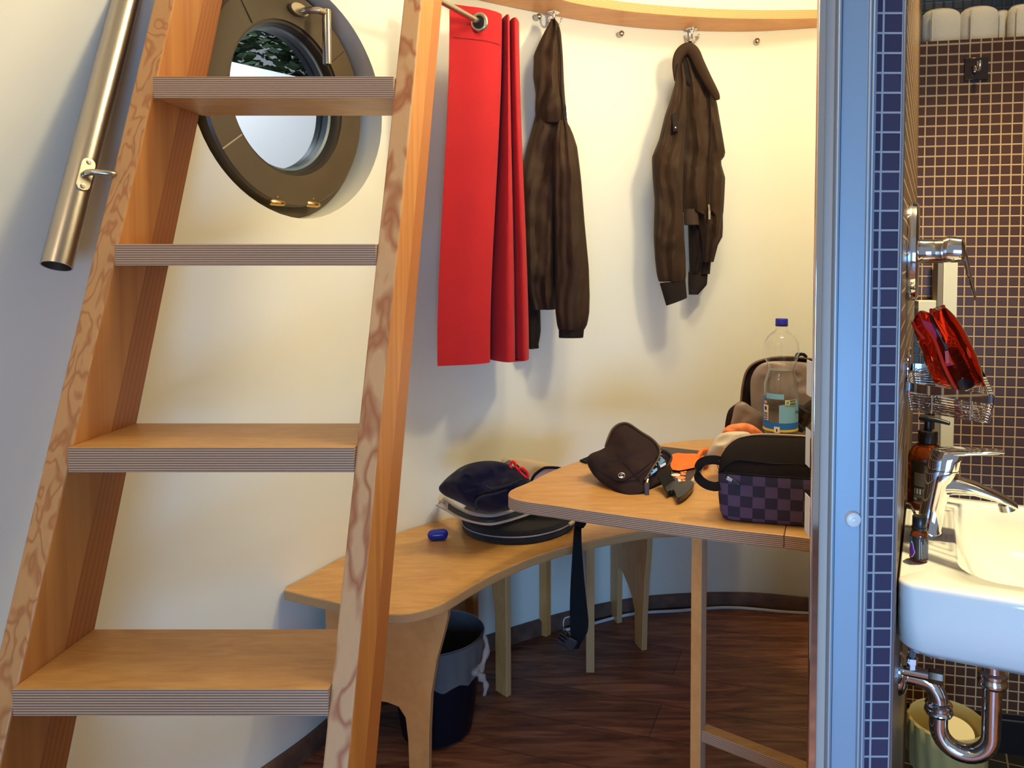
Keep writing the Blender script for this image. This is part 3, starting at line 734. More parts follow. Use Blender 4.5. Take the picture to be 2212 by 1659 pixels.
slv = drape([(262,1206,1226,2.43,.05),(290,1198,1238,2.42,.07),(318,1196,1247,2.415,.08),(366,1194,1253,2.41,.085),(395,1193,1256,2.41,.085),(482,1198,1263,2.405,.085),(578,1199,1272,2.40,.085),(640,1199,1274,2.40,.08),(676,1200,1273,2.40,.075),(700,1203,1269,2.40,.065),(711,1206,1263,2.40,.055)], ((1.5,.007,.6,1.6),(3.9,.004,.5,.6)), wr=0.010, ws=18, seed=33).build('sleeve', M_JBROWN, j1)
drape([(709,1207,1262,2.40,.052),(729,1207,1260,2.40,.050)], ((14,.0015,0,0),), step=4).build('cuff', M_JDARK, slv)
MB().tube([at(1223,226,2.42), at(1226,262,2.42), at(1229,272,2.42)], 0.003, 8).build('zip_end', M_STEELD, j1)

j2 = thing('bomber_jacket', 'short dark brown bomber jacket with ribbed black cuffs hanging from a loop', 'jacket', at(1490, 659, 2.60))
f2 = ((2.1,.008,.3,.4),(4.6,.005,.4,1.0))
drape([(455,1486,1530,2.66,.05),(500,1487,1534,2.66,.06),(560,1489,1536,2.66,.06),(592,1490,1533,2.66,.05)], f2, wr=0.008, seed=4).build('sleeve', M_JDARK, j2)
cf = drape([(588,1487,1529,2.66,.045),(615,1487,1527,2.655,.045),(636,1488,1508,2.65,.04)], ((12,.0015,0,0),), step=4, seed=5).build('cuff', M_RIB, j2)
drape([(130,1470,1500,2.62,.06),(180,1466,1536,2.625,.08),(225,1464,1549,2.63,.09),(280,1466,1558,2.63,.10),(335,1468,1567,2.63,.10),(350,1468,1556,2.63,.10),(385,1470,1566,2.63,.105),(430,1472,1564,2.63,.10),(462,1474,1562,2.63,.09),(466,1500,1561,2.63,.085),(490,1508,1561,2.63,.08),(512,1514,1560,2.63,.07),(530,1517,1550,2.63,.065),(566,1519,1541,2.63,.05)], ((2.4,.014,.2,.4),(5.3,.006,.35,1.4)), wr=0.010, seed=12).build('body', M_JBROWN, j2)
drape([(452,1477,1508,2.605,.05),(486,1478,1510,2.605,.05)], ((13,.0015,0,0),), step=4).build('waistband', mat('brown_rib', (0.040,0.020,0.011), 0.85, bump=0.4, bscale=600), j2)
s2 = drape([(140,1461,1476,2.58,.04),(180,1458,1482,2.575,.06),(215,1448,1482,2.57,.075),(250,1436,1482,2.565,.085),(300,1424,1478,2.56,.09),(340,1408,1477,2.56,.095),(385,1410,1475,2.56,.095),(430,1414,1474,2.56,.09),(512,1412,1478,2.56,.085),(560,1415,1481,2.56,.08),(595,1419,1482,2.56,.075),(608,1423,1480,2.56,.06)], ((1.7,.008,.5,1.2),(3.8,.005,.4,.2)), wr=0.012, ws=20, seed=44).build('sleeve', M_JBROWN, j2)
# slanted black cuff
cpts = [at(1425,612,2.555), at(1481,606,2.555), at(1484,643,2.555), at(1439,660,2.555)]
mb = MB(); rr_ = []
for k in range(7):
    t = k/6; a = cpts[0].lerp(cpts[3], t); b = cpts[1].lerp(cpts[2], t); c = (a+b)/2
    rr_.append([c + (b-a)*0.5*math.cos(2*PI*j/40) + Vector((0,-1,0))*(0.024*math.sin(2*PI*j/40) + 0.001*math.sin(j*PI)) for j in range(40)])
mb.loft(rr_); mb.build('cuff', M_RIB, s2)
# collar: rolled band sloping down to the right, loop above
cb = cr([at(1463,175,2.585), at(1461,140,2.580), at(1468,116,2.572), at(1484,104,2.565), at(1499,112,2.56), at(1511,138,2.555), at(1528,172,2.55), at(1545,203,2.55), at(1549,216,2.555)], 6)
MB().tube(cb, [0.006+0.013*math.sin(PI*min(1, (i+3)/(len(cb)+4)))**0.7 for i in range(len(cb))], 14, flat=0.45, up=(0,1,0)).build('collar', M_JBROWN, j2)
cb2 = cr([at(1479,150,2.60), at(1494,135,2.60), at(1512,175,2.60), at(1528,215,2.60)], 6)
pillow(cr([at(x,y,2.60) for x,y in ((1470,160),(1468,128),(1482,112),(1500,118),(1516,150),(1534,185),(1545,212),(1530,222),(1500,200),(1480,180))], 4, True), (0,-1,0), 0.012, 0.02, wr=0.006, ws=30).build('collar_lining', M_JDARK, j2)
lp = cr([at(1484,108,2.585), at(1486,94,2.60), at(1490,90,2.62), at(1494,94,2.60), at(1497,110,2.585)], 6)
MB().tube(lp, 0.0028, 8).build('hanging_loop', M_RIB, j2)
MB().slab([at(1451,246,2.51), at(1463,240,2.51), at(1466,282,2.51), at(1454,286,2.51)], (0,1,0), 0.014).build('sleeve_pocket', M_JDARK, s2, bevel=0.002)
MB().lathe([(0.003,0),(0.003,0.002),(0.001,0.003)], at(1459,276,2.508), (0,-1,0), 12).build('snap', M_STEELD, s2)
zp = cr([at(1526,150,2.575), at(1536,250,2.572), at(1532,350,2.570), at(1530,440,2.572), at(1520,560,2.60)], 8)
MB().tube(zp, 0.0022, 8).build('zip', M_JDARK, j2)
mb = MB(); mb.tube([at(1531,442,2.562), at(1532,455,2.560)], 0.004, 8); mb.slab([at(1530,455,2.560), at(1535,455,2.560), at(1534.5,474,2.560), at(1530.5,474,2.560)], (0,1,0), 0.002); mb.build('zip_puller', M_STEELD, j2)

# ================================================================== BENCH
bt = 0.026
front = [ath(*p, BH) for p in ((604,1272),(665,1287),(726,1301),(780,1315),(840,1325),(875,1325),(905,1320),(935,1311),(962,1300),(990,1284),(1019,1266),(1052,1248),(1088,1230),(1118,1217),(1150,1204),(1190,1191),(1231,1179),(1312,1161),(1394,1147),(1467,1142),(1530,1139),(1570,1137))]
fc = cr(front, 5)
s_a = s_at_px(604); s_b = s_at_px(1615)
back = [wp(s_a + (s_b-s_a)*i/50, BH, -0.003) for i in range(51)]
loop = [Vector((p.x, p.y, BH-bt)) for p in (list(reversed(back)) + fc[1:])]
bench = thing('bench', 'curved low birch plywood bench running along the round wall', 'bench', (-0.1, 2.3, 0))
MB().slab(loop[::-1] if False else loop, (0,0,1), bt, 0, 1).build('seat', [M_PLYR, M_EDGEL], bench, smooth=False, bevel=0.004)
def panel(p0, p1, t, name='support_panel', legw0=0.055, legw1=0.05, arch=0.20, taper=0.03, top=BH-bt):
    """plywood trestle in the vertical plane p0->p1; p1 is the shaped front leg"""
    p0, p1 = Vector(p0), Vector(p1); e = (p1-p0).normalized(); L = (p1-p0).length; n = Vector((0,0,1)).cross(e)
    P = lambda x, z: p0 + e*x + Vector((0,0,z))
    o = [P(0,0), P(legw0,0), P(legw0, top-arch)]
    for k in range(1, 8):       # arch
        t_ = k/8; o.append(P(legw0 + (L-taper-legw1-legw0)*t_, top-arch + 0.06*math.sin(PI*t_)**0.6 - (0.0 if t_ < .5 else 0.12*(t_-.5)*2)))
    o += [P(L-taper-legw1, top-arch-0.13), P(L-taper-legw1, 0), P(L-taper, 0), P(L-taper*0.55, top*0.42), P(L-0.002, top-0.06), P(L, top-0.02), P(L, top)]
    o += [P(0, top)]
    return MB().slab(o, n, t, 0, 1).build(name, [M_PLYV, M_EDGEL], bench, smooth=False, bevel=0.002)
def vz(x, y): return Vector((x, y, 0))
# end trestle (faces the camera)
pL, pR = vz(-0.684, 1.878), vz(-0.363, 1.812)
def endpanel():
    e = (pR-pL).normalized(); L = (pR-pL).length; n = Vector((0,0,1)).cross(e); top = BH-bt
    P = lambda x, z: pL + e*x + Vector((0,0,z))
    o = [P(0,0), P(0.055,0), P(0.062,0.12), P(0.078,0.155), P(0.105,0.168), P(0.165,0.168)]
    o += [P(0.196,0.160), P(0.214,0.135), P(0.220,0.08), P(0.222,0), P(0.274,0), P(0.276,0.10), P(0.282,0.20), P(0.298,0.29), P(0.318,0.36), P(L,0.40), P(L,top), P(0,top)]
    MB().slab(o, n, 0.02, 0, 1).build('support_panel', [M_PLYV, M_EDGEL], bench, smooth=False, bevel=0.002)
endpanel()
panel(vz(-0.405, 2.288), vz(-0.262, 2.150), 0.018, legw0=0.045, legw1=0.052, taper=0.0, arch=0.08)
panel(vz(-0.040, 2.560), vz(-0.034, 2.270), 0.026, legw0=0.045, legw1=0.045, taper=0.012, arch=0.20)
MB().slab([ath(1165,1371,0), ath(1180,1376,0), ath(1190,1370,0), ath(1175,1366,0)], (0,0,1), BH-bt).build('leg', [M_PLYV], bench, smooth=False, bevel=0.001)
def archpanel(p0, p1, t):
    p0, p1 = Vector(p0), Vector(p1); e = (p1-p0).normalized(); L = (p1-p0).length; n = Vector((0,0,1)).cross(e); top = BH-bt
    P = lambda x, z: p0 + e*x + Vector((0,0,z))
    o = [P(0,0), P(.062,0), P(.066,.195), P(.078,.212), P(.095,.207), P(.150,.175), P(.185,.145), P(.203,.110), P(.207,0), P(.262,0), P(.268,.12), P(.280,.24), P(.296,.33), P(L,.395), P(L,top), P(0,top)]
    MB().slab(o, n, t, 0, 1).build('support_panel', [M_PLYV, M_EDGEL], bench, smooth=False, bevel=0.002)
archpanel(vz(0.046, 2.655), vz(0.160, 2.375), 0.019)

# ================================================================== TABLE
TH = 0.72; tt = 0.029
def tp(px, py): p = ath(px, py, TH); return Vector((p.x, p.y, TH-tt))
fr1 = cr([tp(1103,1059), tp(1098,1066), tp(1100,1073), tp(1112,1078), tp(1140,1084), tp(1200,1092), tp(1266,1102), tp(1388,1119), tp(1510,1135), tp(1600,1146)], 5) + [tp(1693,1156)]
rightX = 0.50
bk = [tp(1690,943), tp(1600,945), tp(1543,948), tp(1482,952), tp(1417,960), tp(1330,976), tp(1250,996), tp(1193,1017), tp(1144,1041), tp(1115,1053)]
bk = cr(bk, 4)
jf = tp(1693,1156); jb = jf + U*0.80
jb = bk[0] if False else jb
table = thing('table', 'kidney shaped birch plywood table overlapping the bench, cluttered with bags', 'table', (0.25, 1.7, 0))
# main top up to the joint
loop = fr1 + [Vector((jf.x+0.20, jf.y+0.62, TH-tt))]
bkf = [p for p in bk if p.x < jf.x+0.14]
loop += bkf
MB().slab(loop, (0,0,1), tt, 0, 1).build('tabletop', [M_PLY, M_EDGE], table, smooth=False, bevel=0.002)
e0 = jf + Vector((0.0012,0,0)); e1 = tp(1752,1163); xr = e1 + (e1-e0).normalized()*0.035
ext = [e0, xr, xr + U*0.60 + Vector((0.0,0,0)), Vector((jf.x+0.2012, jf.y+0.62, TH-tt))]
MB().slab(ext, (0,0,1), tt, 0, 1).build('tabletop_extension', [M_PLY, M_EDGE], table, smooth=False, bevel=0.002)
lc = Vector((0.2245, 1.650, 0)); a_ = math.radians(-38)
mb = MB(); Rl = Rz(a_); c4 = [lc + Rl @ Vector(q) for q in ((-0.013,-0.012,0),(0.013,-0.012,0),(0.013,0.012,0),(-0.013,0.012,0))]
mb = MB(); mb.slab(c4, (0,0,1), TH-tt, 0, 0)
# left-front face shows plies running upright, right-front face plain veneer
mb.u = [None if i < 2 else [(0,0),(0,0.026),(0.69,0.026),(0.69,0)] for i in range(6)]
mb.m = [0,0,0,0,0,0]; mb.m[5] = 1; mb.m[3] = 1
mb.u[5] = [(0,0),(0,0.024),(0.69,0.024),(0.69,0)]; mb.u[3] = [(0,0),(0,0.024),(0.69,0.024),(0.69,0)]
mb.build('leg', [M_PLYV, M_EDGE], table, smooth=False, bevel=0.001)
s1 = lc + Vector((0.012, 0.0, 0.203)); s2_ = Vector((0.455, 1.50, 0.203)); sdv = (s2_-s1).normalized(); sn = Vector((-sdv.y, sdv.x, 0))
MB().slab([s1-sn*0.014, s2_-sn*0.014, s2_+sn*0.014, s1+sn*0.014], (0,0,1), 0.026, 0, 1).build('stretcher', [M_PLY, M_EDGE], table, smooth=False, bevel=0.001)
l2 = s2_ + sdv*0.012; l2.z = 0
MB().slab([l2 + Rl @ Vector(q) for q in ((-0.013,-0.012,0),(0.013,-0.012,0),(0.013,0.012,0),(-0.013,0.012,0))], (0,0,1), TH-tt).build('leg', M_PLYV, table, smooth=False)
l3 = Vector((0.635, 1.95, 0)); MB().slab([l3 + Vector(q) for q in ((-0.013,-0.013,0),(0.013,-0.013,0),(0.013,0.013,0),(-0.013,0.013,0))], (0,0,1), TH-tt).build('leg', M_PLYV, table, smooth=False)

# ================================================================== ON THE BENCH
# lying open backpack: felt base panel, canvas rim, zip band, lid, hip strap with buckle
def bp_(x, y, h): return ath(x, y, h)
bpk = thing('open_backpack', 'dark felt backpack lying open on the bench, its strap hanging over the edge', 'backpack', ath(1110, 1150, BH), )
def flat_oval(pxs, h):
    return cr([ath(x, y, h) for x, y in pxs], 5, True)
ov = flat_oval([(998,1138),(1008,1156),(1045,1170),(1100,1176),(1160,1172),(1215,1156),(1243,1136),(1250,1118),(1230,1104),(1180,1092),(1120,1088),(1050,1096),(1005,1116)], BH+0.004)
c0 = sum(ov, Vector())/len(ov)
def scl(L, f, dz): return [c0 + Vector(((p.x-c0.x)*f, (p.y-c0.y)*f, p.z-c0.z+dz)) for p in L]
MB().loft([scl(ov,.93,-.003), scl(ov,.985,.0), scl(ov,1.0,.006), scl(ov,1.0,.016), scl(ov,.98,.022), scl(ov,.9,.024)]).build('base_panel', M_FELT, bpk)
MB().tube(scl(ov,1.0,.020), 0.0022, 8, closed=True).build('piping', mat('grey_piping', (0.22,0.19,0.20), 0.5), bpk)
up = [c0 + Vector(((p.x-c0.x)*0.99, (p.y-c0.y)*0.99, 0)) for p in ov]
MB().loft([scl(ov,.975,.022), scl(ov,.985,.030), scl(ov,.975,.036), scl(ov,.90,.040), scl(ov,.5,.041)]).build('felt_cover', M_FELT, bpk)
sc1 = ath(1216, 1126, BH+0.04); MB().slab([ath(1228,1132,BH+.034), ath(1248,1118,BH+.034), ath(1252,1122,BH+.034), ath(1232,1137,BH+.034)], (0,0,1), 0.004).build('tag', M_BEIGEF, bpk)
# canvas rim: crescent of cream cloth with grey zip band
h1 = BH+0.060
cresc_o = cr([ath(x,y,h1) for x,y in ((943,1090),(962,1104),(990,1120),(1026,1131),(1060,1135),(1095,1128),(1130,1117),(1165,1105),(1190,1095))], 5)
cresc_i = cr([ath(x,y,h1+.022) for x,y in ((950,1080),(966,1082),(990,1098),(1022,1112),(1062,1116),(1100,1108),(1135,1096),(1165,1084),(1190,1075))], 5)
rings = []
for a, b in zip(cresc_o, cresc_i):
    m_ = a.lerp(b, .5) + Vector((0,-.006,-.004)); bk_ = a + (b-a)*0.5 + Vector((0.0,.05,-.012))
    rings.append([a, m_, b, bk_])
MB().loft(rings).build('canvas_rim', M_BEIGEF, bpk)
rings = []
for a, b in zip(cresc_o, cresc_i):
    p1, p2 = a.lerp(b, .45)+Vector((0,-.009,-.001)), a.lerp(b, .95)+Vector((0,-.004,.003)); rings.append([p1, p1.lerp(p2,.5)+Vector((0,-.004,0)), p2, p2+Vector((0,.02,0)), p1+Vector((0,.02,0))])
MB().loft(rings[6:-1]).build('zip_band', mat('black_zip_band', (0.018,0.015,0.014), 0.6), bpk)
MB().tube([r[2]+Vector((0,-.001,.003)) for r in rings[3:]], 0.0050, 10).build('grey_binding', mat('grey_binding', (0.33,0.27,0.24), 0.6), bpk)
MB().slab([ath(941,1093,BH+.07), ath(962,1086,BH+.075), ath(1010,1116,BH+.05), ath(1000,1122,BH+.045)], (0,0,1), 0.004).build('side_tab', mat('grey_tab', (0.30,0.26,0.25), 0.6), bpk, bevel=0.001)
# raised lid behind
lid = cr([at(x,y,2.26) for x,y in ((1082,998),(1100,989),(1130,990),(1165,996),(1198,1008),(1212,1030),(1205,1075),(1160,1100),(1110,1090),(1088,1040))], 5, True)
pillow(lid, (-0.2,-1,0.3), 0.022, 0.02, wr=0.008, ws=18, seed=2).build('lid', M_BEIGEF, bpk)
lid2 = cr([at(x,y,2.17) for x,y in ((1150,1052),(1152,1030),(1170,1014),(1185,1010),(1215,1013),(1240,1030),(1230,1075),(1180,1085))], 5, True)
MB().slab([p for p in lid2], (0,1,0), 0.012).build('inner_flap', M_SKINP, bpk, bevel=0.002)
MB().tube(lid2, 0.004, 8, closed=True).build('flap_binding', M_WEB, bpk)
# hip strap
Ys = 1.965
def strap(pxs, name, m, parent, wfun=None, depth=0.003):
    L = []
    for (xl, xr, y, Y) in pxs: L.append((at(xl,y,Y), at(xr,y,Y)))
    A = cr([a for a,b in L], 4); Bq = cr([b for a,b in L], 4)
    return MB().loft([[a, b, b+Vector((0,depth,0)), a+Vector((0,depth,0))] for a, b in zip(A,Bq)]).build(name, m, parent, smooth=False)
strap([(1240,1262,1112,2.05),(1242,1257,1130,2.03),(1239,1256,1150,1.99),(1237,1257,1185,1.97),(1233,1262,1250,1.965),(1231,1267,1300,1.96),(1231,1271,1340,1.955),(1232,1269,1365,1.95),(1235,1258,1385,1.95),(1238,1250,1402,1.955)], 'hip_strap', M_WEB, bpk)
kn = cr([at(1246,1112,2.03), at(1262,1118,2.03), at(1257,1135,2.01), at(1246,1130,2.02)], 4); MB().tube(kn, 0.008, 8).build('strap_knot', M_WEB, bpk)
def buckle(c, R, name, parent, L=0.055, W=0.036, T=0.011):
    mb = MB(); ax, ay, az = [R @ Vector(e) for e in ((1,0,0),(0,1,0),(0,0,1))]
    o = [(-L/2,-W/2),(-L/2+.012,-W/2-.002),(-L/2+.018,-W/2+.004),(L/2-.006,-W/2+.001),(L/2,-W/2+.006),(L/2,W/2-.006),(L/2-.006,W/2-.001),(-L/2+.018,W/2-.004),(-L/2+.012,W/2+.002),(-L/2,W/2)]
    mb.slab([c + ax*x + ay*y - az*T/2 for x, y in o], az, T); q = mb.build(name, M_BLKP, parent, smooth=False, bevel=0.003); return q
Rb = Matrix((( 0.75, 0.55, 0.35), (0.1,-0.2,-0.97), (-0.62,0.78,0.0))).transposed()
Rb = Matrix.Rotation(math.radians(35), 3, 'Y') @ Matrix.Rotation(PI/2, 3, 'X')
bk1 = buckle(at(1226, 1385, 1.945), Rb, 'buckle', bpk, 0.050, 0.036)
for k in (-1, 0, 1): MB().box(at(1216, 1378, 1.93) + Rb @ Vector((0, 0.009*k, 0)), (0.024, 0.0035, 0.008), Rb).build('ladder_bar', M_BLKP, bk1)
MB().tube(cr([at(x,y,1.98) for x,y in ((1232,1332),(1220,1336),(1217,1350),(1222,1362),(1232,1368))], 5), 0.0018, 8).build('cord_loop', mat('pale_cord', (0.35,0.45,0.50), 0.6), bpk)
# navy garment
nav = cr([at(x,y,2.06) for x,y in ((948,1057),(956,1044),(972,1028),(1000,1008),(1035,997),(1070,996),(1100,1004),(1125,1018),(1146,1040),(1140,1062),(1115,1088),(1085,1103),(1055,1107),(1020,1098),(985,1082),(960,1070)) ], 6, True)
no = pillow(nav, (-0.1,-1,0.45), 0.062, 0.06, wr=0.034, ws=21, rings=22, seed=5).build('folded_garment', M_NAVY)
tag(no, 'bundled navy blue knitted garment stuffed in the open backpack', 'clothing')
MB().tube(cr([at(x,y,1.985) for x,y in ((1050,1050),(1062,1056),(1085,1052),(1110,1044),(1128,1036))], 5), 0.004, 6).build('fold', mat('navy_crease', (0.008,0.008,0.022), 0.9), no)
MB().tube(cr([at(x,y,1.985) for x,y in ((1030,1102),(1028,1085),(1040,1074),(1070,1066),(1095,1058))], 5), 0.004, 6).build('fold', mat('navy_crease2', (0.008,0.008,0.022), 0.9), no)
gl = thing('sunglasses', 'red and black sunglasses tucked between the navy garment and beige lid', 'sunglasses', at(1120, 1010, 2.08))
MB().tube(cr([at(x,y,2.045) for x,y in ((1101,1004),(1106,997),(1112,1000),(1114,1008),(1124,1020),(1132,1027),(1140,1031),(1138,1020),(1130,1012),(1122,1012),(1124,1019))], 5), 0.0036, 8).build('frame', M_REDP, gl)
MB().tube(cr([at(x,y,2.045) for x,y in ((1100,1006),(1112,1018),(1128,1028),(1140,1032))], 5), 0.0038, 8).build('temple', M_REDP, gl)
for x, y in ((1116,1006),(1130,1020)): MB().slab(cr([at(x+8*math.cos(a)+4*math.sin(a), y+6*math.sin(a)+4*math.cos(a), 2.05) for a in [2*PI*k/8 for k in range(8)]], 3, True), (0,1,0), 0.002).build('lens', M_BLKP, gl)
MB().slab([at(1088,1001,2.07), at(1100,994,2.07), at(1106,1004,2.06), at(1098,1008,2.06)], (0,1,0), 0.006).build('grey_card', mat('grey_felt', (0.10,0.13,0.14), 0.8), bpk)

# earbud case
ec_ = ath(946, 1166, BH); R_ = Rz(math.radians(12))
mb = MB(); rings = []
for i in range(13):
    t = -PI/2 + PI*i/12; rr = math.cos(t)**0.75 if math.cos(t) > 1e-6 else 0.02; z = 0.0150*math.sin(t)
    rings.append([ec_ + R_ @ Vector(((0.0165*rr)*math.cos(a) + math.copysign(0.0125, math.cos(a))*(1 if rr > .1 else rr), 0.0165*rr*math.sin(a), 0)) + Vector((0,0,0.0152+z)) for a in [2*PI*(k+.5)/40 for k in range(40)]])
ecase = mb.loft(rings).build('earbud_case', M_BLUEP)
tag(ecase, 'small glossy blue earbud case lying on the bench beside the backpack', 'earbud case')
MB().tube([ec_ + R_ @ Vector((0.0168*math.cos(a) + math.copysign(0.0125, math.cos(a)), 0.0168*math.sin(a), 0.0165)) for a in [2*PI*(k+.5)/40 for k in range(40)]], 0.0003, 5, closed=True).build('lid_seam', M_NAVY, ecase)

# ================================================================== UNDER THE BENCH: bin
bc_ = Vector((-0.420, 2.0, 0)); bc_.x = ath(945, 1600, 0.0).x/ath(945, 1600, 0.0).y*2.0
bin_ = thing('waste_bin', 'black round plastic waste bin with clear liner standing under the bench', 'bin', bc_)
MB().lathe([(0.001,0.004),(0.080,0.0),(0.092,0.008),(0.096,0.03),(0.126,0.262),(0.1275,0.268),(0.1245,0.268),(0.122,0.26),(0.090,0.012),(0.001,0.010)], bc_, n=48, cap=False).build('bucket', M_BINB, bin_)
random.seed(11); mb = MB(); rings = []
nL = 96
prof_ = [(0.088,0.05),(0.102,0.16),(0.113,0.245),(0.124,0.2715),(0.1292,0.270),(0.1305,0.25),(0.1285,0.215),(0.127,0.19),(0.128,0.182)]
for k, (r, z) in enumerate(prof_):
    ring = []
    for j in range(nL):
        a = 2*PI*j/nL; w_ = noise.noise(Vector((math.cos(a)*4, math.sin(a)*4, z*9)))*0.005 + 0.0018*math.sin(a*23 + z*30)
        dz = 0
        if k >= 6: dz = 0.022*noise.noise(Vector((math.cos(a)*2.5, math.sin(a)*2.5, 3)))
        out = r + (w_ if k >= 4 else -abs(w_)*0.6 - (0.0 if k > 3 else 0.0))
        if k >= 4: out = max(out, 0.1275 + (z-0.262)*0.129 + 0.0015)
        ring.append(bc_ + Vector((out*math.cos(a), out*math.sin(a), z + dz)))
    rings.append(ring)
mb.loft(rings, cap=False); mb.build('bin_liner', M_LINER, bin_)
kn = cr([at(1046,1372,1.985), at(1052,1400,1.97), at(1040,1440,1.95), at(1028,1450,1.94), at(1040,1462,1.94), at(1050,1480,1.94), at(1046,1502,1.94)], 5)
MB().tube(kn, [0.004+0.010*math.sin(PI*i/(len(kn)-1))*(0.6+0.4*math.sin(i*1.3)) for i in range(len(kn))], 10).build('liner_knot', mat('gathered_liner', (0.60,0.50,0.45), 0.2, alpha=0.4, bump=0.8, bscale=80), bin_)

# ================================================================== ON THE TABLE
# --- checked toiletry bag
tb0 = ath(1552, 1128, TH); tb1 = ath(1752, 1144, TH); ex = (tb1-tb0).normalized(); eyv = Vector((-ex.y, ex.x, 0)); tb0 = tb0 + eyv*0.004; tb0.z = TH
bag = thing('toiletry_bag', 'dark toiletry bag with purple and black checks at the front edge of the table', 'toiletry bag', tb0)
WBG, DBG = 0.262, 0.105
prof_b = [(0.0,.014,.012,.09),(0.004,.006,.004,.098),(0.018,0,0,.104),(0.05,-.003,-.003,.107),(0.085,-.004,-.002,.107),(0.100,-.004,.0,.106),(0.101,-.0035,.0005,.1055),(0.118,-.002,.004,.102),(0.132,.002,.010,.097),(0.146,.010,.018,.090),(0.158,.022,.027,.082),(0.168,.040,.036,.073),(0.174,.060,.043,.065),(0.1765,.085,.048,.060)]
def bagring(z, xi, y0, y1, n=64):
    W = WBG - xi*1.0; pts = []; w2, d2 = (W-xi)/2, (y1-y0)/2; cx, cy = xi+w2, (y0+y1)/2
    for k in range(n):
        a = 2*PI*k/n + 0.02; c_, s_ = math.cos(a), math.sin(a); e_ = 0.32
        x = cx + w2*math.copysign(abs(c_)**e_, c_); y = cy + d2*math.copysign(abs(s_)**e_, s_)
        wv = 0.0035*noise.noise(Vector((x*22, y*22, z*30))) * (1 if z > .01 else 0)
        pts.append(tb0 + ex*(x) + eyv*(y + wv) + Vector((0,0,z + (0.0025*noise.noise(Vector((x*15, 3, 1))) if z > .12 else 0))))
    return pts
chk = NT('purple_check_cloth', 0.8)
mp = chk.mapping('Object', (1,1,1), loc=(0,0,0))
def local_check():
    k = chk; sep = k.n('SeparateXYZ'); k.l(mp, sep.inputs[0])
    # position along the bag front measured from its corner
    u = k.math('ADD', k.math('MULTIPLY', sep.outputs['X'], ex.x), k.math('MULTIPLY', sep.outputs['Y'], ex.y)); u = k.math('SUBTRACT', u, tb0.dot(ex) - 0.0065)
    v = k.math('SUBTRACT', sep.outputs['Z'], TH - 0.0118)
    a = k.math('FLOOR', k.math('DIVIDE', u, 0.0252)); b = k.math('FLOOR', k.math('DIVIDE', v, 0.0232))
    par = k.math('ABSOLUTE', k.math('MODULO', k.math('ADD', a, b), 2.0))
    par = k.math('GREATER_THAN', par, 0.5)
    nz = k.noise(k.mapping('Object'), 900, 2)
    c = k.mix(par, (0.020,0.014,0.034), (0.10,0.056,0.12)); c = k.mix(k.math('MULTIPLY', nz, 0.35), c, (0.02,0.012,0.03)); k.col(c); k.bump(nz, 0.3, 0.001)
local_check()
i_s = 6
MB().loft([bagring(*p) for p in prof_b[:i_s+1]]).build('checked_body', chk.m, bag)
MB().loft([bagring(*p) for p in prof_b[i_s-1:]]).build('black_top', M_BLACKF, bag)
zl = [tb0 + ex*x + eyv*(y) + Vector((0,0,z)) for x, y, z in ((-0.003,.045,.105),(0.000,.043,.125),(.008,.042,.143),(.020,.042,.158),(.036,.043,.169),(.058,.044,.1755),(.085,.046,.179),(.13,.046,.180),(.185,.046,.179),(.225,.045,.170),(.25,.045,.150))]
MB().tube(cr(zl, 6), 0.0016, 8).build('pale_zip', mat('pale_zip_tape', (0.62,0.40,0.22), 0.6), bag)
fold_y = lambda z: 0
MB().tube(cr([tb0 + ex*x + eyv*y + Vector((0,0,z)) for x, y, z in ((-.002,.012,.100),(.03,.0075,.128),(.06,.0085,.1295),(.11,.008,.127),(.16,.009,.1285),(.21,.008,.127),(.25,.012,.124))], 6), 0.0018, 6).build('top_seam', M_WEB, bag)
MB().tube(cr([tb0 + ex*x + eyv*y + Vector((0,0,z)) for x, y, z in ((.010,-.0005,.104),(.05,-.003,.1045),(.10,-.0035,.1035),(.16,-.003,.1035),(.24,-.002,.103))], 6), 0.0016, 6).build('panel_seam', M_WEB, bag)
hl = cr([tb0 + ex*x + eyv*y + Vector((0,0,z)) for x, y, z in ((.004,.030,.120),(-.016,.030,.122),(-.038,.024,.117),(-.047,.014,.103),(-.043,.006,.088),(-.028,.002,.077),(-.010,.002,.073),(.002,.006,.074))], 6)
mb = MB(); rings = []
for i, p in enumerate(hl):
    t = (hl[min(i+1,len(hl)-1)] - hl[max(i-1,0)]).normalized(); side = (eyv*0.25 + Vector((0,0,1))).normalized(); side = (side - t*side.dot(t)).normalized(); nn = t.cross(side)
    rings.append([p+side*.0095+nn*.0012, p+side*.0095-nn*.0012, p-side*.0095-nn*.0012, p-side*.0095+nn*.0012])
mb.loft(rings).build('carry_strap', M_BLACKF, bag, smooth=False, bevel=0.0008)
mb = MB(); q = tb0 + ex*.004 + eyv*.030 + Vector((0,0,.112)); mb.tube([q + ex*(-.006+.004*math.cos(a)) + Vector((0,0,.009*math.sin(a))) for a in [2*PI*k/20 for k in range(20)]], 0.0011, 8, closed=True); mb.build('zip_ring', M_CHROME, bag)
Rp = Rz(math.atan2(ex.y, ex.x)) @ Matrix.Rotation(math.radians(22), 3, 'Y')
MB().box(tb0 + ex*.022 - eyv*.0055 + Vector((0,0,.093)), (0.013,0.004,0.008), Rp).build('zip_puller', M_STEELD, bag, bevel=0.001)
MB().box(tb0 + ex*.036 - eyv*.0065 + Vector((0,0,.0865)), (0.016,0.003,0.008), Rp).build('zip_puller', M_BLKP, bag, bevel=0.001)
Rt = Rz(math.atan2(ex.y, ex.x)) @ Matrix.Rotation(PI/2, 3, 'X')
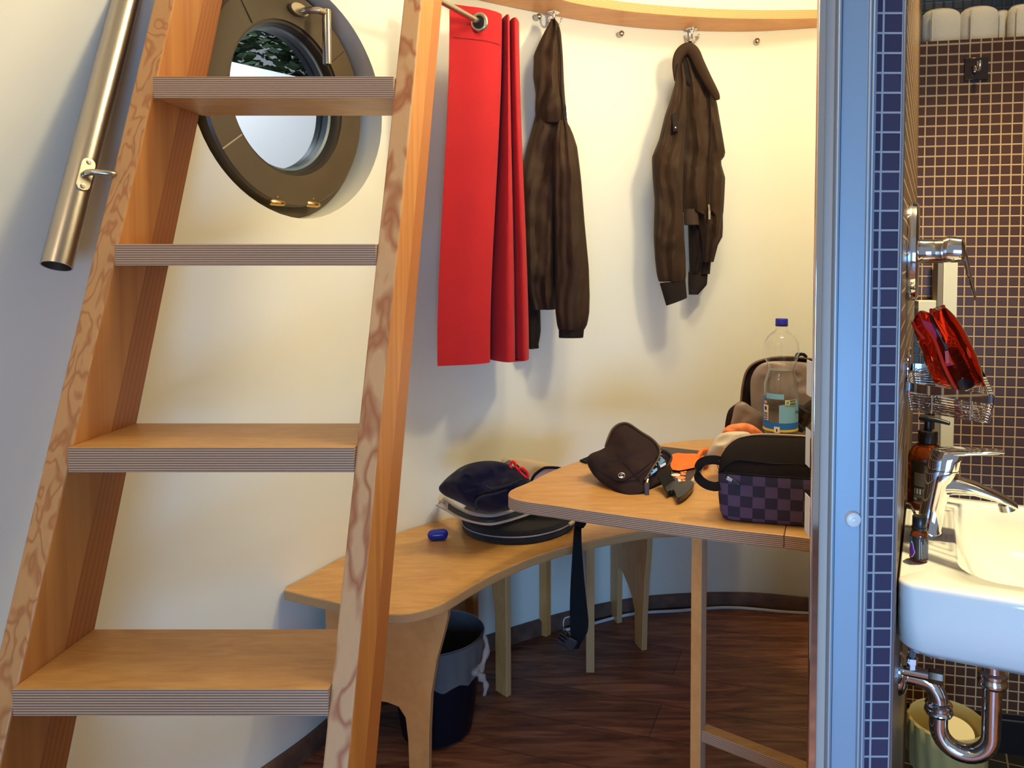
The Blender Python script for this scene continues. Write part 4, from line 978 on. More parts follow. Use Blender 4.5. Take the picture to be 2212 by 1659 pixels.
lbp = MB().box(tb0 + ex*.217 - eyv*.0035 + Vector((0,0,.028)), (0.036,0.037,0.001), Rt).build('brand_patch', M_LWHT, bag)
MB().box(tb0 + ex*.217 - eyv*.0042 + Vector((0,0,.028)), (0.031,0.032,0.0006), Rt).build('patch_border', M_BLKP, lbp)
MB().box(tb0 + ex*.217 - eyv*.0047 + Vector((0,0,.028)), (0.028,0.029,0.0006), Rt).build('patch_field', mat('patch_grey', (0.55,0.50,0.52), 0.7), lbp)

# --- fanny pack
def tpz(x, y, h): return ath(x, y, h)
fp = thing('waist_bag', 'brown-black waist bag lying unzipped on the table with its buckle strap out', 'waist bag', ath(1340, 1060, TH))
Yp = 1.83
outl = cr([at(x,y,Yf) for x,y,Yf in ((1268,992,1.88),(1275,982,1.90),(1305,968,1.93),(1313,950,1.96),(1322,930,1.98),(1334,920,1.99),(1348,916,1.99),(1362,920,1.98),(1385,936,1.95),(1410,952,1.92),(1423,970,1.90),(1424,985,1.87),(1415,1004,1.84),(1402,1028,1.80),(1391,1048,1.78),(1395,1066,1.765),(1372,1076,1.755),(1350,1073,1.76),(1320,1056,1.79),(1290,1035,1.83),(1272,1010,1.86))], 5, True)
ctr = at(1345, 1004, 1.87)
pillow(outl, (-0.15,-0.85,0.55), 0.030, 0.055, wr=0.014, ws=20, rings=16, seed=14, centre=ctr, power=0.45).build('body', M_BROWNF, fp)
sm = [at(x,y,Y) for x,y,Y in ((1270,1002,1.855),(1290,1018,1.835),(1312,1032,1.81),(1340,1044,1.79),(1362,1035,1.79),(1385,1020,1.80),(1408,1000,1.825))]
MB().tube(cr([p + Vector((0,-0.014,0.008)) for p in sm], 6), 0.0016, 6).build('seam', M_WEB, fp)
rim = cr([at(x,y,Y)+Vector((0,-.004,.002)) for x,y,Y in ((1308,966,1.945),(1313,950,1.955),(1322,930,1.975),(1334,919,1.985),(1348,915,1.985),(1362,919,1.975),(1385,935,1.945),(1410,951,1.915),(1424,970,1.895),(1424,988,1.865),(1412,1008,1.83),(1399,1028,1.80),(1392,1038,1.79))], 6)
MB().tube(rim, 0.0032, 8).build('zip_tape', mat('brown_zip_tape', (0.06,0.032,0.015), 0.6), fp)
th = []
for i in range(46):
    f = 0.60 + 0.39*i/45; p = rim[min(int(f*(len(rim)-1)), len(rim)-1)]; th.append(p)
mb = MB()
for p in th[::1]: mb.box(p + Vector((0.003,-.0022,0.0)), (0.0032,0.0014,0.0016))
zt = mb.build('zip_teeth', mat('bronze_teeth', (0.42,0.33,0.24), 0.35, 0.9), fp, smooth=False)
# open half of the pocket with contents
fl2 = cr([at(x,y,Y) for x,y,Y in ((1423,972,1.91),(1440,978,1.92),(1450,990,1.92),(1448,1005,1.90),(1452,1018,1.87),(1436,1036,1.84),(1418,1046,1.81),(1398,1056,1.785),(1394,1040,1.79),(1412,1010,1.83))], 5, True)
pillow(fl2, (0.1,-0.8,0.6), 0.004, 0.045, wr=0.004, ws=30, seed=8, rings=8).build('back_half', M_BROWNF, fp)
MB().tube(cr([at(x,y,Y)+Vector((0,-.002,.003)) for x,y,Y in ((1423,972,1.905),(1440,978,1.915),(1450,990,1.915),(1442,1008,1.89),(1424,1024,1.86),(1403,1040,1.81))], 6), 0.003, 8).build('zip_tape', mat('dark_zip_tape', (0.03,0.02,0.016), 0.6), fp)
c1 = MB().slab([at(1424,984,1.885), at(1438,996,1.885), at(1416,1018,1.845), at(1408,1008,1.845)], (-0.2,-0.8,0.5), 0.006).build('blue_grey_card', M_BLUEG, smooth=False)
tag(c1, 'blue-grey card wallet poking out of the open waist bag', 'wallet')
MB().slab([at(1426,1006,1.858), at(1438,999,1.868), at(1439,1004,1.866), at(1427,1011,1.856)], (-0.2,-0.8,0.5), 0.003).build('white_tab', M_LWHT, c1, smooth=False)
c2_ = MB().slab([at(1403,1023,1.815), at(1419,1011,1.83), at(1421,1016,1.828), at(1402,1031,1.808)], (-0.2,-0.8,0.5), 0.004).build('folded_paper', M_LSKY, smooth=False)
tag(c2_, 'folded pale blue paper at the zip of the open waist bag', 'paper')
lg = at(1343, 1027, 1.775); fr3 = Vector((-0.15,-0.85,0.55)).normalized()
MB().tube([lg + Vector((1,0,0))*0.0075*math.cos(a) + Vector((0,.55,.83))*0.0062*math.sin(a) for a in [2*PI*k/24 for k in range(24)]], 0.0009, 8, closed=True).build('metal_emblem', M_CHROME, fp)
MB().tube(cr([lg + Vector((1,0,0))*x + Vector((0,.55,.83))*z for x, z in ((.005,.003),(.001,.0035),(-.003,.001),(.001,-.001),(.003,-.003),(-.003,-.0035))], 4), 0.0007, 6).build('metal_emblem', M_CHROME, fp)
pz = at(1399, 1036, 1.775); zpz = MB().tube([pz, at(1397,1044,1.765)], 0.004, 8).build('zip_slider', M_STEELD, fp)
MB().slab([at(1392,1044,1.757), at(1403,1044,1.757), at(1402,1076,1.747), at(1393,1077,1.747)], (0,1,0), 0.003).build('zip_puller', mat('dark_bronze', (0.10,0.06,0.045), 0.3, 0.6), fp, smooth=False, bevel=0.0008)
# webbing and side-release buckle half lying on the table
w0 = [ath(1420,1030,TH+.03), ath(1444,1022,TH+.03)]; w1 = [ath(1440,1066,TH+.010), ath(1464,1046,TH+.010)]
MB().slab([w0[0], w0[1], w1[1], w1[0]], (0.1,-0.4,0.9), 0.003).build('webbing', M_WEB, fp, smooth=False)
w2 = cr([ath(x,y,TH+.006) for x,y in ((1436,1063),(1450,1048),(1463,1042),(1466,1050),(1474,1055),(1488,1048),(1497,1050),(1498,1058),(1485,1074),(1468,1085),(1461,1084),(1457,1072),(1450,1068),(1442,1072))], 3, True)
MB().slab(w2, (0,0,1), 0.012).build('buckle', M_BLKP, fp, smooth=False, bevel=0.003)
sb = cr([ath(x,y,TH+.012) for x,y in ((1285,985),(1265,993),(1250,998))], 4)
MB().slab([ath(1252,996,TH+.002), ath(1278,985,TH+.002), ath(1290,990,TH+.002), ath(1266,1001,TH+.002)], (0,0,1), 0.003).build('webbing', M_WEB, fp, smooth=False)

# --- booklet, orange pouch, pencil
book = thing('booklet', 'dark booklet with orange and green print lying under the waist bag', 'booklet', ath(1450, 1010, TH))
bkp = [ath(x,y,TH+.001) for x,y in ((1404,1010),(1424,968),(1530,980),(1512,1034),(1492,1052),(1440,1052))]
MB().slab(bkp, (0,0,1), 0.006, 0, 1).build('cover', [mat('dark_grey_card', (0.045,0.030,0.024), 0.45), M_LWHT], book, smooth=False)
def dot(x, y, rx, ry, m, h=TH+.0073, name='printed_spot'):
    MB().slab([ath(x+rx*math.cos(a), y+ry*math.sin(a), h) for a in [2*PI*k/20 for k in range(20)]], (0,0,1), 0.0004).build(name, m, book, smooth=False)
mo = mat('orange_print', (0.85,0.28,0.10), 0.5)
for q in ((1430,977,5,2.2,mo),(1438,980,5,2,mo),(1432,983,4,1.6,mo),(1464,982,9,2.8,mat('grey_green_print', (0.28,0.33,0.16), 0.5)),(1473,1020,4,2,mo),(1480,1019,3,2,mo),(1476,1024,6,2.2,mo),(1450,1020,3,2,M_GREENP),(1460,1026,10,3.2,M_LWHT),(1470,1032,11,3.4,mo),(1465,1038,9,2.5,M_LWHT),(1476,1038,5,2,mo)): dot(*q)
pen = MB().tube([ath(1488,1050,TH+.012), ath(1506,1024,TH+.012)], 0.004, 6).build('pencil', mat('pale_wood', (0.65,0.48,0.30), 0.5)); tag(pen, 'pale wooden stick between the buckle and the checked bag strap', 'pencil')
op = cr([ath(x,y,TH+.012) for x,y in ((1440,1012),(1436,996),(1450,984),(1480,982),(1510,983),(1530,990),(1530,1004),(1500,1010),(1470,1016),(1455,1015))], 4, True)
po = pillow(op, (0,0,1), 0.012, 0.004, wr=0.006, ws=30, seed=3, rings=7).build('orange_pouch', M_ORANGE); tag(po, 'crumpled bright orange fabric pouch between the waist bag and checked bag', 'pouch')
MB().tube([ath(1505,990,TH+.02), ath(1516,974,TH+.03), ath(1528,972,TH+.03), ath(1534,982,TH+.018)], 0.006, 6).build('drawstring_end', M_ORANGE, po)

# --- backpack behind the bottle
bb = thing('backpack', 'open black backpack with shiny grey lining standing behind the water bottle', 'backpack', Vector((0.5, 2.2, TH)))
Yb = 2.30
o1 = cr([at(x,y,Yb+.0) for x,y in ((1600,965),(1599,880),(1603,830),(1614,796),(1640,778),(1690,770),(1760,776),(1815,790),(1840,830),(1845,965))], 6)
pillow(o1, (0,-1,0.12), 0.015, 0.06, wr=0.006, seed=2).build('back_panel', M_BLACKF, bb)
MB().tube([p+Vector((0,-.012,0)) for p in o1], 0.0035, 8).build('edge_piping', mat('brown_piping', (0.14,0.08,0.05), 0.5), bb)
o2 = cr([at(x,y,Yb-.03) for x,y in ((1628,960),(1624,900),(1621,850),(1624,812),(1645,786),(1690,780),(1760,786),(1800,800),(1815,850),(1815,960))], 6)
pillow(o2, (0,-1,0.12), 0.012, 0.02, wr=0.022, ws=14, seed=7, rings=14).build('lining', M_GREYF, bb)
o3 = cr([at(x,y,Yb-.09) for x,y in ((1572,960),(1575,930),(1582,900),(1586,880),(1592,871),(1606,868),(1625,880),(1645,892),(1665,905),(1680,930),(1685,962))], 6)
pillow(o3, (0,-1,0.2), 0.016, 0.03, wr=0.012, ws=18, seed=17).build('front_pocket', M_GREYF, bb)
o4 = cr([at(x,y,Yb-.06) for x,y in ((1566,930),(1572,890),(1590,872),(1600,868),(1596,880),(1586,900),(1580,935))], 5, True)
pillow(o4, (0,-1,0), 0.01, 0.02).build('side_gusset', M_BROWNF, bb)
MB().tube(cr([at(x,y,Yb-.01) for x,y in ((1722,772),(1726,766),(1736,766),(1742,772))], 5), 0.005, 8).build('grab_loop', M_WEB, bb)
bl = thing('bicycle_light', 'black cylindrical lamp with red spots inside the open backpack', 'lamp', at(1742, 900, 2.19))
MB().tube([at(1722,925,2.18), at(1738,902,2.17), at(1750,885,2.16), at(1768,868,2.16)], [0.020,0.022,0.021,0.018], 18).build('housing', M_BLKP, bl)
MB().tube([at(1735,898,2.155), at(1742,884,2.15)], 0.024, 18).build('collar', M_BLKP, bl)
for x, y in ((1755,880),(1740,895),(1757,888)): MB().lathe([(0.003,0),(0.003,0.002),(0.001,0.003)], at(x,y,2.135), (0,-1,0), 12).build('red_lens', M_REDP, bl)
MB().slab([at(1722,915,2.12), at(1728,914,2.12), at(1746,930,2.11), at(1742,934,2.11)], (0,1,0), 0.004).build('zip_flap', M_BLKP, bb)

# --- cloth bag with orange print and cream paper
oc = cr([at(x,y,1.93) for x,y in ((1560,935),(1572,920),(1592,915),(1612,914),(1632,922),(1650,940),(1645,960),(1600,965),(1570,955))], 5, True)
oc_o = pillow(oc, (0,-1,0.4), 0.02, 0.05, wr=0.014, ws=25, seed=9).build('crumpled_cloth', mat('orange_patterned_cloth', (0.80,0.20,0.07), 0.7, var=0.45, vscale=35)); tag(oc_o, 'crumpled orange cloth heaped behind the checked toiletry bag', 'cloth')
pc_ = cr([at(x,y,1.86) for x,y in ((1528,985),(1534,966),(1545,948),(1560,936),(1590,932),(1620,936),(1625,960),(1600,980),(1560,992))], 5, True)
pp = pillow(pc_, (-0.2,-1,0.4), 0.016, 0.06, wr=0.018, ws=22, seed=29).build('paper_bag', M_PAPER); tag(pp, 'crumpled cream paper bag leaning behind the strap of the checked bag', 'paper bag')

# --- water bottle
wb = ath(1685, 985, TH); wb.z = TH; BS = 1.105
bot = thing('water_bottle', 'clear plastic water bottle with blue cap and blue label on the table', 'bottle', wb)
k_ = 0.0425
pb = [(0.001,0.006),(0.020,0.004),(0.030,0.0),(0.038,0.004),(k_,0.012),(k_,0.028),(k_*0.985,0.030),(k_*0.985,0.132),(k_,0.135),(k_,0.165),(0.0425,0.185),(0.037,0.203),(0.0325,0.213),(0.0310,0.222),(0.034,0.232),(0.0400,0.245),(0.0435,0.260),(0.0438,0.272),(0.0415,0.289),(0.035,0.302),(0.026,0.311),(0.0165,0.317),(0.0135,0.322),(0.0135,0.330),(0.0165,0.331),(0.0165,0.3335),(0.0135,0.334),(0.0135,0.345)]
SC = lambda L: [(r*BS, z*BS) for r, z in L]
MB().lathe(SC(pb + [(r-0.0008, z) for r, z in reversed(pb[2:])] + [(0.001,0.008)]), wb, n=48, cap=False).build('bottle_shell', M_PET, bot)
wat = [(0.001,0.0085),(0.030,0.003),(0.0375,0.006),(k_-.0016,0.013),(k_-.0022,0.132),(k_-.0016,0.165),(0.041,0.185),(0.0355,0.203),(0.031,0.213),(0.0296,0.220),(0.001,0.220)]
MB().lathe(SC(wat), wb, n=48, cap=False).build('water', M_WATER, bot)
MB().lathe(SC([(0.0005,0.3475),(0.0145,0.3475),(0.0155,0.345),(0.0155,0.3285),(0.0142,0.3285),(0.0142,0.344),(0.0005,0.344)]), wb, n=36, cap=False).build('cap', mat('blue_cap', (0.012,0.014,0.34), 0.35), bot)
def curved(cen, r, a0, a1, z0, z1, m, name, parent, n=16, t=0.0004, zf=None):
    """patch wrapped round a bottle; angles in degrees from the camera-facing side, + to the right"""
    base = math.atan2(-cen.y, -cen.x); mb = MB(); A = []
    if cen is wb: LZ = lambda z: (z+0.030)*BS
    else: LZ = lambda z: z
    for i in range(n+1):
        a = base + math.radians(a0 + (a1-a0)*i/n); d = Vector((math.cos(a), math.sin(a), 0))
        zz0, zz1 = (z0, z1) if not zf else zf(i/n)
        zz0, zz1 = LZ(zz0), LZ(zz1)
        A.append([cen + d*r + Vector((0,0,zz0)), cen + d*r + Vector((0,0,zz1)), cen + d*(r+t) + Vector((0,0,zz1)), cen + d*(r+t) + Vector((0,0,zz0))])
    return mb.loft(A).build(name, m, parent)
rL = k_*BS*1.0+0.0006
lab = curved(wb, rL, -88, 88, 0.045, 0.062, M_LBLUE, 'label', bot)
curved(wb, rL, -88, -38, 0.062, 0.118, M_LBLUE, 'label_panel', lab, zf=lambda t: (0.062, 0.062+0.062*(1-smoothstep((t-.55)/.45)) if t > .3 else 0.124))
curved(wb, rL, -5, 88, 0.062, 0.118, M_LSKY, 'label_panel', lab, zf=lambda t: (0.062, 0.106+0.014*t))
curved(wb, rL+.0005, -88, 88, 0.040, 0.0455, M_LYEL, 'yellow_band', lab)
curved(wb, rL+.0006, -52, 10, 0.121, 0.134, M_LSKY, 'label_strip', lab)
curved(wb, rL+.0012, -66, -42, 0.066, 0.104, M_LWHT, 'barcode_panel', lab)
for k in range(6): curved(wb, rL+.0018, -63, -45, 0.068+.0032*k, 0.0700+.0032*k-(.0008 if k % 2 else 0), M_BLKP, 'barcode', lab, n=4)
curved(wb, rL+.0018, -59, -49, 0.091, 0.100, M_BLKP, 'pictogram', lab, n=4)
curved(wb, rL+.0012, -62, -48, 0.108, 0.114, mat('orange_label', (0.85,0.35,0.03), 0.4), 'price_sticker', lab, n=5)
curved(wb, rL+.0012, 14, 58, 0.107, 0.1195, M_LWHT, 'recycling_sticker', lab)
for k, mm in ((0, M_BLKP), (1, M_GREENP), (2, M_BLKP)): curved(wb, rL+.0018, 29, 54, 0.1085+.0038*(2-k), 0.1108+.0038*(2-k), mm, 'print_line', lab, n=6)
curved(wb, rL+.0018, 17, 26, 0.1095, 0.1175, M_GREENP, 'recycling_mark', lab, n=5)
curved(wb, rL+.0012, -20, -2, 0.038, 0.053, M_LWHT, 'small_tag', lab, n=5)
curved(wb, rL+.0018, -13, -9, 0.041, 0.048, M_BLKP, 'print_line', lab, n=3)
rt = math.atan2(-wb.y, -wb.x)
a_t = rt + math.radians(60); dd = Vector((math.cos(a_t), math.sin(a_t), 0)); Rtx = Rz(a_t + PI/2) @ Matrix.Rotation(PI/2, 3, 'X')
text('Na', wb + dd*(rL+.0025) + Vector((0,0,.118*BS)), 0.014, Rtx, M_BLKP, lab)

# ================================================================== BATHROOM
SH = 0.825
def rrect(a0, a1, b0, b1, r, h, n=10):
    pts = []
    for (ca, cb_, st) in ((a1-r, b1-r, 0), (a0+r, b1-r, 90), (a0+r, b0+r, 180), (a1-r, b0+r, 270)):
        for k in range(n+1):
            t = math.radians(st + 90*k/n); pts.append(B(ca + r*math.cos(t), cb_ + r*math.sin(t), h))
    return pts
sink = thing('washbasin', 'white ceramic washbasin fixed to the tiled partition under the chrome tap', 'washbasin', B(0.25, 0, 0.73))
A0, A1, BB0, BB1 = 0.032, 0.480, 0.002, 0.345
rings = [rrect(A0+.10, A1-.10, .03, .20, .04, .706), rrect(A0+.030, A1-.05, .004, .30, .05, .714), rrect(A0+.010, A1-.02, BB0, .325, .035, .731), rrect(A0+.002, A1-.004, BB0, BB1-.006, .028, .772), rrect(A0, A1, BB0, BB1, .022, SH-.010), rrect(A0+.001, A1-.001, BB0, BB1-.001, .021, SH-.004), rrect(A0+.005, A1-.005, BB0+.002, BB1-.005, .020, SH),
         rrect(A0+.052, A1-.028, .078, BB1-.022, .062, SH), rrect(A0+.055, A1-.031, .081, BB1-.025, .060, SH-.003), rrect(A0+.062, A1-.040, .090, BB1-.032, .060, SH-.022), rrect(A0+.085, A1-.060, .108, BB1-.05, .06, SH-.060), rrect(A0+.13, A1-.11, .14, BB1-.085, .05, SH-.082), rrect(A0+.19, A1-.18, .185, BB1-.13, .012, SH-.088)]
MB().loft(rings).build('basin', M_CERAM, sink, angle=60)
MB().lathe([(0.0005,.002),(0.018,.002),(0.021,.0005),(0.021,-.002)], B(0.25, 0.21, SH-.086), n=28).build('drain', M_CHROME, sink)
# tap
FB = B(0.262, 0.040, SH); tap = thing('basin_tap', 'chrome single lever mixer tap on the washbasin', 'tap', FB)
def bh(a, b, h): return B(a, b, h)
def oval(c, ax, ay, ra, rb, n=32, e=0.8):
    return [c + ax*(ra*math.copysign(abs(math.cos(t))**e, math.cos(t))) + ay*(rb*math.copysign(abs(math.sin(t))**e, math.sin(t))) for t in [2*PI*k/n for k in range(n)]]
fa = 0.262
MB().loft([oval(bh(fa,.038,SH), U, V, .024,.023), oval(bh(fa,.038,SH+.004), U, V, .024,.023), oval(bh(fa,.040,SH+.008), U, V, .0205,.0195), oval(bh(fa,.046,SH+.045), U, V, .0195,.0185), oval(bh(fa,.054,SH+.085), U, V, .021,.021), oval(bh(fa,.058,SH+.100), U, V, .0235,.025), oval(bh(fa,.060,SH+.106), U, V, .023,.024)]).build('tap_body', M_CHROME, tap)
zv = Vector((0,0,1))
MB().loft([oval(bh(fa,.050,SH+.078), U, zv, .018,.018), oval(bh(fa,.075,SH+.082), U, zv, .020,.015), oval(bh(fa,.105,SH+.080), U, zv, .020,.0105), oval(bh(fa,.135,SH+.072), U, zv, .019,.0075), oval(bh(fa,.155,SH+.064), U, zv, .017,.006), oval(bh(fa,.166,SH+.058), U, zv, .012,.004)]).build('spout', M_CHROME, tap)
MB().lathe([(0.0115,0),(0.0115,-.010),(0.009,-.011),(0.0005,-.011)], bh(fa,.150,SH+.060), (V*-0.25+zv).normalized(), 24).build('aerator', M_STEELD, tap)
MB().loft([oval(bh(fa,.060,SH+.107), U, V, .0225,.0235), oval(bh(fa,.062,SH+.122), U, V, .0225,.024), oval(bh(fa,.066,SH+.134), U, V, .021,.025), oval(bh(fa,.068,SH+.138), U, V, .018,.022)]).build('lever_cap', M_CHROME, tap)
MB().loft([oval(bh(fa,.048,SH+.132), U, zv, .016,.006), oval(bh(fa,.075,SH+.136), U, zv, .0205,.0065), oval(bh(fa,.105,SH+.139), U, zv, .018,.0045), oval(bh(fa,.135,SH+.142), U, zv, .015,.003), oval(bh(fa,.146,SH+.143), U, zv, .010,.002)]).build('lever', M_CHROME, tap)
MB().tube(cr([bh(fa+.012,.018,SH), bh(fa+.014,.020,SH+.018), bh(fa+.018,.012,SH+.034), bh(fa+.03,.004,SH+.036)], 6), 0.0022, 8).build('pull_rod', M_CHROME, tap)

# soap pump bottle
sb0 = B(0.405, 0.036, SH); soap = thing('soap_dispenser', 'amber pump bottle with dark label behind the tap', 'soap bottle', sb0)
MB().lathe([(0.0005,.001),(.031,0),(.0325,.003),(.0325,.088),(.031,.096),(.024,.107),(.0135,.116),(.0125,.119),(.0005,.119)], sb0, n=40).build('bottle', M_AMBER, soap)
MB().lathe([(.0005,.116),(.0165,.116),(.0165,.134),(.0150,.1365),(.0075,.1375),(.0060,.142),(.0060,.156),(.0005,.156)], sb0, n=32).build('pump_collar', M_BLKP, soap)
pv = (V*0.96 + U*-0.28).normalized()
hp = sb0 + zv*.158; MB().loft([oval(hp - pv*.014, zv, pv.cross(zv), .004,.008), oval(hp - pv*.004, zv, pv.cross(zv), .0055,.0095), oval(hp + pv*.015 - zv*.0005, zv, pv.cross(zv), .0045,.007), oval(hp + pv*.036 - zv*.004, zv, pv.cross(zv), .003,.004)]).build('pump_head', M_BLKP, soap)
sl = curved(sb0, .0329, -52, 55, 0.012, 0.086, M_LABELD, 'label', soap)
rt = math.atan2(-sb0.y, -sb0.x)
def lt(s_, cen, r, deg, z, size, m, par, rotx=0.0, name='lettering'):
    a = math.atan2(-cen.y, -cen.x) + math.radians(deg); d = Vector((math.cos(a), math.sin(a), 0)); Rr = Rz(a + PI/2) @ Matrix.Rotation(PI/2, 3, 'X') @ Matrix.Rotation(rotx, 3, 'Z')
    return text(s_, cen + d*r + Vector((0,0,z)), size, Rr, m, par, name)
M_PRD = mat('label_print', (0.42,0.38,0.32), 0.6)
for k in range(16): curved(sb0, .0335, -38 if k > 5 else -8, 45, .0785-.0024*k, .0793-.0024*k, M_PRD, 'print_line', sl, n=8, t=.0001)
for k in range(18): 
    if k % 3 != 1: curved(sb0, .0335, -36+3.1*k, -34.4+3.1*k+(.6 if k%2 else 0), .0275, .0375, M_LWHT, 'barcode', sl, n=2, t=.0001)
for k in range(2): curved(sb0, .0335, -38, 45, .0245-.0024*k - .0, .0251-.0024*k, M_PRD, 'print_line', sl, n=6, t=.0001)
lt('250', sb0, .0336, 14, .0185, .0075, M_LWHT, sl)
curved(sb0, .0335, -38, -28, .0165, .0205, M_PRD, 'recycling_mark', sl, n=3, t=.0001)
for k in range(2): curved(sb0, .0335, -38, 45, .0135-.0024*k, .0141-.0024*k, M_PRD, 'print_line', sl, n=6, t=.0001)

# small oil bottle
ob = B(0.128, 0.027, SH); oil = thing('oil_bottle', 'tiny amber dropper bottle with black cap and purple drop label', 'bottle', ob)
MB().lathe([(.0005,.0005),(.0110,0),(.0122,.002),(.0122,.040),(.011,.0435),(.0085,.046),(.0085,.048),(.0005,.048)], ob, n=32).build('bottle', M_AMBER, oil)
MB().lathe([(.0105,.0465),(.0108,.048),(.0108,.0505),(.0098,.0512),(.0100,.053),(.0100,.0655),(.0092,.0665),(.0085,.0660),(.0005,.0660)], ob, n=32, cap=False).build('cap', M_BLKP, oil)
ol = curved(ob, .0124, -85, 95, .004, .038, M_LABELD, 'label', oil)
curved(ob, .0127, -85, -48, .010, .038, M_TEAL, 'teal_band', ol, n=6, t=.0001, zf=lambda t: (.0085, .037-.0*t))
curved(ob, .0129, -75, -22, .008, .03, M_LWHT, 'drop_outline', ol, n=18, t=.0001, zf=lambda t: (.016-.0098*math.sin(PI*t), .016+.0150*math.sin(PI*t)**1.7))
curved(ob, .0131, -72, -25, .008, .03, M_PURPLE, 'purple_drop', ol, n=18, t=.0001, zf=lambda t: (.016-.0085*math.sin(PI*t), .016+.0125*math.sin(PI*t)**1.8))
for k in range(7): curved(ob, .0127, 2+11*k, 6+11*k, .006+.001*(k%2), .036-.004*(k%3), M_PRD, 'print_line', ol, n=2, t=.0001)

# shower-style wall mixer
mx = B(0.27, 0.0, at(1978, 543, 1.255).z); mix_ = thing('wall_mixer', 'large chrome wall mixer with round plate and drooping lever', 'mixer', mx)
MB().lathe([(.080,0),(.081,.004),(.0795,.013),(.074,.0165),(.030,.0175),(.0005,.0175)], mx, V, 56).build('wall_plate', M_CHROME, mix_)
MB().loft([oval(mx+V*.016, U, zv, .030,.020), oval(mx+V*.022, U, zv, .026,.0195), oval(mx+V*.046, U, zv, .024,.0190), oval(mx+V*.052, U, zv, .027,.0195)]).build('mixer_body', M_CHROME, mix_)
MB().loft([oval(mx+V*.052+zv*.002, U, zv, .028,.020), oval(mx+V*.060+zv*.003, U, zv, .030,.0215), oval(mx+V*.078+zv*.002, U, zv, .027,.020), oval(mx+V*.084, U, zv, .018,.014)]).build('lever_cap', M_CHROME, mix_)
hv = cr([mx+V*.072+zv*.014, mx+V*.083-zv*.006, mx+V*.090-zv*.035, mx+V*.097-zv*.060, mx+V*.101-zv*.078], 6)
MB().tube(hv, [.013-.0095*i/(len(hv)-1) for i in range(len(hv))], 16, flat=.45, up=V).build('lever', M_CHROME, mix_)

# white riser profile and box on the wall
rp = at(2050, 770, 1.87); z0, z1 = at(2050, 985, 1.87).z, at(2050, 560, 1.87).z
rs = thing('riser_casing', 'white vertical casing strip rising behind the soap bottle and basket', 'pipe casing', Vector((rp.x, rp.y, z0)))
MB().slab([Vector((rp.x-.0172, rp.y, z0-.03)), Vector((rp.x+.0172, rp.y, z0-.03)), Vector((rp.x+.0172, rp.y+.03, z0-.03)), Vector((rp.x-.0172, rp.y+.03, z0-.03))], (0,0,1), z1-z0+.06).build('casing', M_CREAMP, rs, bevel=.002)
MB().slab([Vector((rp.x-.030, rp.y+.004, z0-.03)), Vector((rp.x-.0174, rp.y+.004, z0-.03)), Vector((rp.x-.0174, rp.y+.03, z0-.03)), Vector((rp.x-.030, rp.y+.03, z0-.03))], (0,0,1), z1-z0+.06).build('side_channel', mat('taupe_channel', (.22,.17,.12), .5), rs)
bx = at(2008, 672, 1.88); bo = MB().box(bx + Vector((0,.012,0)), (.054,.024,.052)).build('junction_box', M_CREAMP, bevel=.002); tag(bo, 'small cream box with a screw above the red pouch', 'box')
MB().lathe([(.004,0),(.004,.002),(.001,.003)], bx + Vector((0.006,.002,-.006)), (0,-1,0), 12).build('screw', M_STEELD, bo)

# corner basket
bz = 1.066
bsk = thing('wire_basket', 'triangular chrome wire basket on the tiled partition holding the red pouch', 'basket', B(0.25, 0.005, bz))
def trip(f, dz): # triangle with rounded corners: along wall, then out
    q = [B(.227, .005, 0), B(.155, .122, 0), B(.44, .122, 0), B(.47, .005, 0)]; c = sum(q, Vector())/4
    out = []
    for i in range(4):
        p, a, b_ = q[i], q[i-1], q[(i+1) % 4]
        for t in (0, .5, 1):
            u1 = p + (a-p).normalized()*.018; u2 = p + (b_-p).normalized()*.018
            out.append(((u1*(1-t)+p*t)*(1-t) + (p*(1-t)+u2*t)*t))
    return [c + (p-c)*f + Vector((0,0,bz+dz)) for p in out]
tri0 = cr(trip(1.0, 0), 5, True)
mb = MB(); rings = []
for i, p in enumerate(tri0):
    rings.append([p+zv*.007, p+zv*.007+(p-B(.25,.06,bz)).normalized()*.002, p-zv*.007+(p-B(.25,.06,bz)).normalized()*.002, p-zv*.007])
mb.loft(rings, False, closed=True); mb.build('rim_band', M_CHROME, bsk, smooth=False, bevel=.0006)
for k in range(7):
    f = 1.0-.012*k; MB().tube(cr(trip(f, -.011-.0042*k), 5, True), .00105, 6, closed=True).build('wire', M_CHROME, bsk)
for k in range(6): MB().tube(cr(trip(.90-.14*k, -.0375), 5, True), .00105, 6, closed=True).build('wire', M_CHROME, bsk)
for q1, q2 in ((B(.30,.01,0), B(.30,.118,0)), (B(.40,.01,0), B(.40,.118,0))): MB().tube([Vector((q1.x,q1.y,bz-.0385)), Vector((q2.x,q2.y,bz-.0385))], .0013, 6).build('wire_brace', M_CHROME, bsk)
for p in (B(.205,.040,0), B(.174,.092,0)):
    MB().tube([Vector((p.x,p.y,bz-.006)), Vector((p.x,p.y,bz-.036))], .0016, 6).build('wire_brace', M_CHROME, bsk)
MB().tube(cr([B(.45,.003,bz), B(.45,.003,bz+.035), B(.36,.003,bz+.048), B(.28,.003,bz+.035), B(.28,.003,bz)], 6), .0022, 8).build('back_loop', M_CHROME, bsk)
MB().tube(cr([B(.235,.02,bz-.03), B(.238,.025,bz-.008), B(.232,.045,bz-.008), B(.225,.05,bz-.03)], 6), .0013, 8).build('hook_loop', M_CHROME, bsk)

